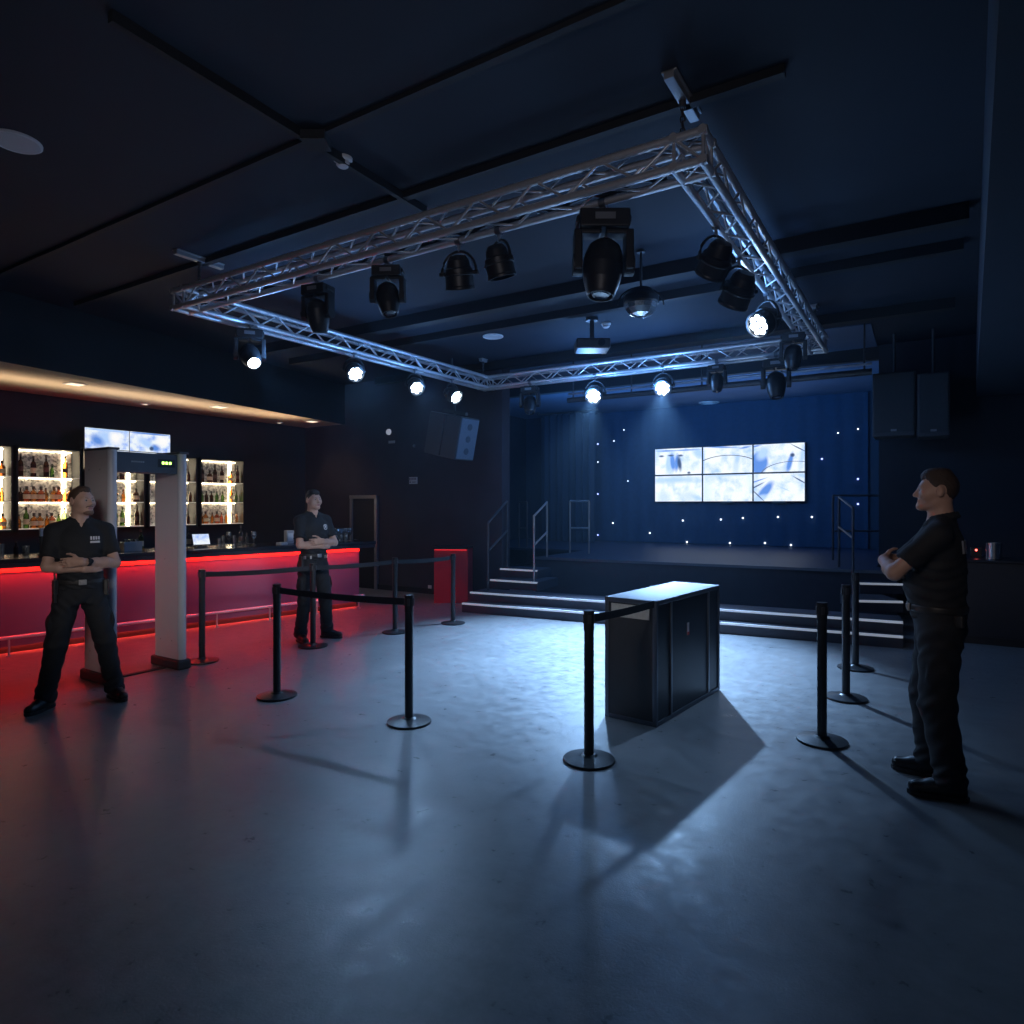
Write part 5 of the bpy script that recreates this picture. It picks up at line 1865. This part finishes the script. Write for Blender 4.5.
        poly = [a + d_ * x + n_ * w_ for x, w_ in prof] + [a + d_ * x - n_ * w_ for x, w_ in prof[-2:0:-1]]
        sm = MB().prism([(p[0] * sc_, p[1] * sc_) for p in poly], 0.0, .027 * sc_)
        sm.build('sole', M_sole, bo2, local=True, bevel=.004)
        lc = MB()
        for i in range(5):
            c = a + d_ * (.10 - i * .020) + np.array([0, 0, .083 + i * .010])
            lc.tube((c + n_ * .022) * sc_, (c - n_ * .022) * sc_, .003, 6)
        lc.build('laces', M_sole, bo2, local=True)
    return t, SV, so_, bo_, sc_


def chest_patch(SV, so_, sc_, cx, cz, w, h, rects, m, name, back=False):
    """small printed mark following the cloth"""
    mb = MB()
    sgn = -1 if back else 1
    for (ax, az, rw, rh) in rects:
        x0, x1 = cx + (ax - rw / 2) * w, cx + (ax + rw / 2) * w
        z0, z1 = cz + (az - rh / 2) * h, cz + (az + rh / 2) * h
        vs = []
        nx = max(1, int((x1 - x0) / .012))
        grid = []
        for i in range(nx + 1):
            x = x0 + (x1 - x0) * i / nx
            colm = []
            for z in (z0, z1):
                mk = (np.abs(SV[:, 0] - x) < .012) & (np.abs(SV[:, 2] - z) < .012) & (SV[:, 1] * sgn > 0)
                y = (SV[mk][:, 1] * sgn).max() if mk.any() else .13
                colm.append((x * sc_, (y + .0035) * sgn * sc_, z * sc_))
            grid.append(colm)
        vs = [p for c_ in grid for p in c_]
        fs = [(i * 2, i * 2 + 2, i * 2 + 3, i * 2 + 1) if back else (i * 2, i * 2 + 1, i * 2 + 3, i * 2 + 2) for i in range(nx)]
        mb.add(vs, fs)
    return mb.build(name, m, so_, local=True)


M_print = mat('white_chest_print', (.62, .62, .64), .6, noise=.15, nscale=60)


def cam2w(lat, dep):
    return rv * lat + dv * dep


# left guard
pL_, pR_ = at_z(113, 699, 0), at_z(46, 709, 0)      # his left foot (right in the photo), his right foot
fac = cam2w(.64, -.77).normalized()
mid = (pL_ + pR_) / 2
t1, SV1, sh1, be1, s1_ = person('guard in black polo with arms crossed standing by the detector gate', mid[:], fac, 1.80, R(34), ((-.245, 0.0), (.235, .0)), (R(14), R(-42)), M_hair1, 1, belly=.012, beard=True)
chest_patch(SV1, sh1, s1_, -.088, 1.365, .075, .055, [(-.38, .25, .16, .5), (-.13, .25, .18, .5), (.12, .25, .18, .5), (.37, .25, .16, .5), (0, -.32, .95, .3)], M_print, 'chest_print')
# radio and pouch on his right hip, watch on the left wrist
rd = MB().box((.178, .055, .985), (.034, .055, .12), .2).box((.186, .06, .955), (.02, .05, .05), .2)
ro = rd.build('radio', M_plastic, t1, local=True, bevel=.006)
MB().tube((.178, .04, 1.04), (.182, .035, 1.13), .006, 8).lathe([(.009, 0), (.009, .02), (0, .022)], (.178, .065, 1.045), (0, 0, 1), 10).build('antenna', M_plasticg, ro, local=True)
MB().box((.182, .075, .90), (.018, .035, .07), .3).tube((.185, .075, .94), (.183, .07, .99), .004, 6).build('key_pouch', M_leather, t1, local=True, bevel=.005)
MB().box((-.178, .04, .96), (.035, .07, .13), -.2).build('holster_pouch', M_leather, t1, local=True, bevel=.008)
wv = Vector((-.005, .234, 1.195))
wd = Vector((.26, .149, .03)).normalized()
wp = wv - wd * .03
wt = MB().lathe([(.033, -.010), (.0355, -.008), (.0355, .008), (.033, .010)], wp, wd, 22).build('wrist_watch', M_plastic, t1, local=True)
MB().lathe([(.019, 0), (.019, .008), (.015, .010), (0, .010)], wp + Vector((-.012, .032, .006)), Vector((-.4, .9, .15)), 18).build('watch_face', M_lens_off, wt, local=True)

# middle guard
pL_, pR_ = at_z(325, 637.5, 0), at_z(301, 642.5, 0)
fac = cam2w(.76, -.65).normalized()
mid = (pL_ + pR_) / 2
t2, SV2, sh2, be2, s2_ = person('guard in black polo with arms crossed before the red bar front', mid[:], fac, 1.83, R(2), ((-.19, .02), (.16, .0)), (R(28), R(-12)), M_hair2, 2, belly=.0, beard=False)
mb = MB()
circ = [(math.cos(2 * math.pi * i / 14), math.sin(2 * math.pi * i / 14)) for i in range(14)]
chest_patch(SV2, sh2, s2_, -.085, 1.36, .062, .07, [(0, .4, .5, .12), (-.4, 0, .14, .6), (.4, 0, .14, .6), (0, -.4, .5, .12), (0, .05, .3, .4), (-.3, .3, .18, .16), (.3, .3, .18, .16), (-.3, -.3, .18, .16), (.3, -.3, .18, .16)], M_print, 'chest_badge')
kk_ = MB()
for (a, w_) in ((.5, .03), (.95, .02), (2.1, .03), (2.5, .02)):
    x, y = math.cos(a) * .177, math.sin(a) * .134
    kk_.box((x, y, 1.02), (w_, .014, .038), a + math.pi / 2)
kk_.build('belt_keeper', M_buckle, be2, local=True, bevel=.003)
MB().box((.185, .03, .97), (.035, .06, .12), .1).build('radio', M_plastic, t2, local=True, bevel=.006)

# right guard
pA, pB = at_z(920, 775, 0), at_z(941, 797, 0)        # his right foot (farther), his left foot
fac = cam2w(-.86, .50).normalized()
mid = (pA + pB) / 2 - Vector((fac.x, fac.y, 0)) * .04
t3, SV3, sh3, be3, s3_ = person('guard in black polo seen from the side beside three posts at right', mid[:], fac, 1.855, R(-1), ((-.15, -.03), (.15, .05)), (R(6), R(-10)), M_hair3, 3, belly=.024, beard=False, fwd=True, bulk=.010)
chest_patch(SV3, sh3, s3_, 0.0, 1.37, .26, .09, [(-.42, 0, .1, .8), (-.28, 0, .1, .8), (-.14, 0, .1, .8), (0, 0, .1, .8), (.14, 0, .1, .8), (.28, 0, .1, .8), (.42, 0, .1, .8)], M_print, 'back_print', back=True)
MB().box((-.05, .150, 1.02 * s3_), (.03, .014, .045)).build('belt_clip', M_buckle, be3, local=True, bevel=.003)
MB().box((-.172, -.09, 1.0), (.03, .05, .07), -.6).build('pouch', M_leather, t3, local=True, bevel=.008)

# ------------------------------------------------------------------ light
w = bpy.data.worlds.new('club_dark')
w.use_nodes = True
w.node_tree.nodes['Background'].inputs[0].default_value = (.55, .65, 1.0, 1)
w.node_tree.nodes['Background'].inputs[1].default_value = 0.05
scene.world = w

# warm spill from the soffit downlights
for (px, py) in ((75, 383.5), (145, 403.5), (219, 406.5), (312, 421)):
    p = at_z(px, py, 3.3)
    l = bpy.data.lights.new('downlight_lamp', 'SPOT')
    l.energy = 14
    l.color = (1, .75, .5)
    l.spot_size = R(120)
    l.spot_blend = .9
    l.shadow_soft_size = .06
    o = bpy.data.objects.new('downlight_lamp', l)
    col.objects.link(o)
    o.location = (p.x, p.y, 3.26)

def area(name, loc, aim, sx, sy, power, color, spread=180):
    l = bpy.data.lights.new(name, 'AREA')
    l.shape = 'RECTANGLE'
    l.size, l.size_y = sx, sy
    l.energy = power
    l.color = color
    l.spread = R(spread)
    o = bpy.data.objects.new(name, l)
    col.objects.link(o)
    o.location = loc
    o.rotation_euler = Vector(aim).to_track_quat('-Z', 'Y').to_euler()
    return o


def point(name, loc, power, color, radius=.12):
    l = bpy.data.lights.new(name, 'POINT')
    l.energy = power
    l.color = color
    l.shadow_soft_size = radius
    o = bpy.data.objects.new(name, l)
    col.objects.link(o)
    o.location = loc
    return o


# added blue wash panels without fixtures, onto the backdrop and the stage ceiling
for x in (-6.2, -4.4, -2.6):
    area('added_stage_wash', (x, 11.4, 3.0), (0, 1, .42), 1.4, .2, 46, (.10, .38, 1.0), 150)
# points added beside the lit lamps, for blue spill on truss and ceiling
for px, Y in ((595, YF0), (663, YF0)):
    q = hang_y(px, Y)
    point('added_lamp_spill', q + Vector((0, -.25, -.28)), 40, (.14, .40, 1.0))
q = hang_x(766, XR0)
point('added_lamp_spill', q + Vector((-.3, 0, -.28)), 24, (.16, .42, 1.0))
for px in (258, 354, 415):
    q = hang_x(px, XL1)
    point('added_lamp_spill', q + Vector((.3, 0, -.3)), 12, (.16, .42, 1.0))
# added front fill spots without fixtures, for guards, gate, case and near truss


def fill_spot(loc, tgt, power, ang, color):
    l = bpy.data.lights.new('front_fill_light', 'SPOT')
    l.energy = power
    l.color = color
    l.spot_size = R(ang)
    l.spot_blend = .8
    l.shadow_soft_size = .6
    o = bpy.data.objects.new('front_fill_light', l)
    col.objects.link(o)
    o.location = loc
    o.rotation_euler = (Vector(tgt) - Vector(loc)).to_track_quat('-Z', 'Y').to_euler()


fill_spot((.4, -1.2, 3.2), t1.location + Vector((.1, .4, 1.5)), 1050, 17, (1.0, .93, .9))
fill_spot((1.0, 1.5, 3.4), t2.location + Vector((0, 0, 1.45)), 3000, 12, (.85, .9, 1.0))
fill_spot((-.9, -1.0, 3.2), t3.location + Vector((0, 0, 1.45)), 150, 20, (1.0, .85, .8))
fill_spot((.2, -1.6, 2.4), (-3.2, 3.9, 3.7), 110, 62, (.95, .9, 1.0))
fill_spot((-2.3, -.9, 3.0), case.location + Vector((-.3, -.5, .85)), 420, 9, (1, .96, .92))
# warm upward panel added in mid-air before the bar shelves, brightening the soffit
area('soffit_fill', (XL + 1.15, 4.4, 2.75), (0, 0, 1), .25, 8.0, 26, (1.0, .74, .48), 110)

# thin haze filling the whole hall (world volume), and a dim fill panel added behind the camera
wn = w.node_tree
wv_ = wn.nodes.new('ShaderNodeVolumeScatter')
wv_.inputs['Color'].default_value = (.5, .75, 1, 1)
wv_.inputs['Density'].default_value = 0.0024
wv_.inputs['Anisotropy'].default_value = 0.72
wn.links.new(wv_.outputs[0], [n for n in wn.nodes if n.type == 'OUTPUT_WORLD'][0].inputs['Volume'])
area('added_stage_top_wash', (-4.0, 13.0, CZ - .06), (0, 0, -1), 4.0, 2.0, 22, (.12, .38, 1.0), 140)  # unseen panel added to tint the stage floor blue
area('front_fill_wash', (.3, -3.2, 2.6), (-.35, 1, -.35), 5.0, 2.4, 4, (.62, .74, 1.0))

scene.view_settings.view_transform = 'Standard'
scene.view_settings.look = 'None'
scene.view_settings.exposure = 0.0
try:
    scene.cycles.use_denoising = True
    scene.cycles.max_bounces = 8
    scene.cycles.transparent_max_bounces = 16
    scene.cycles.sample_clamp_indirect = 6.0
except Exception:
    pass
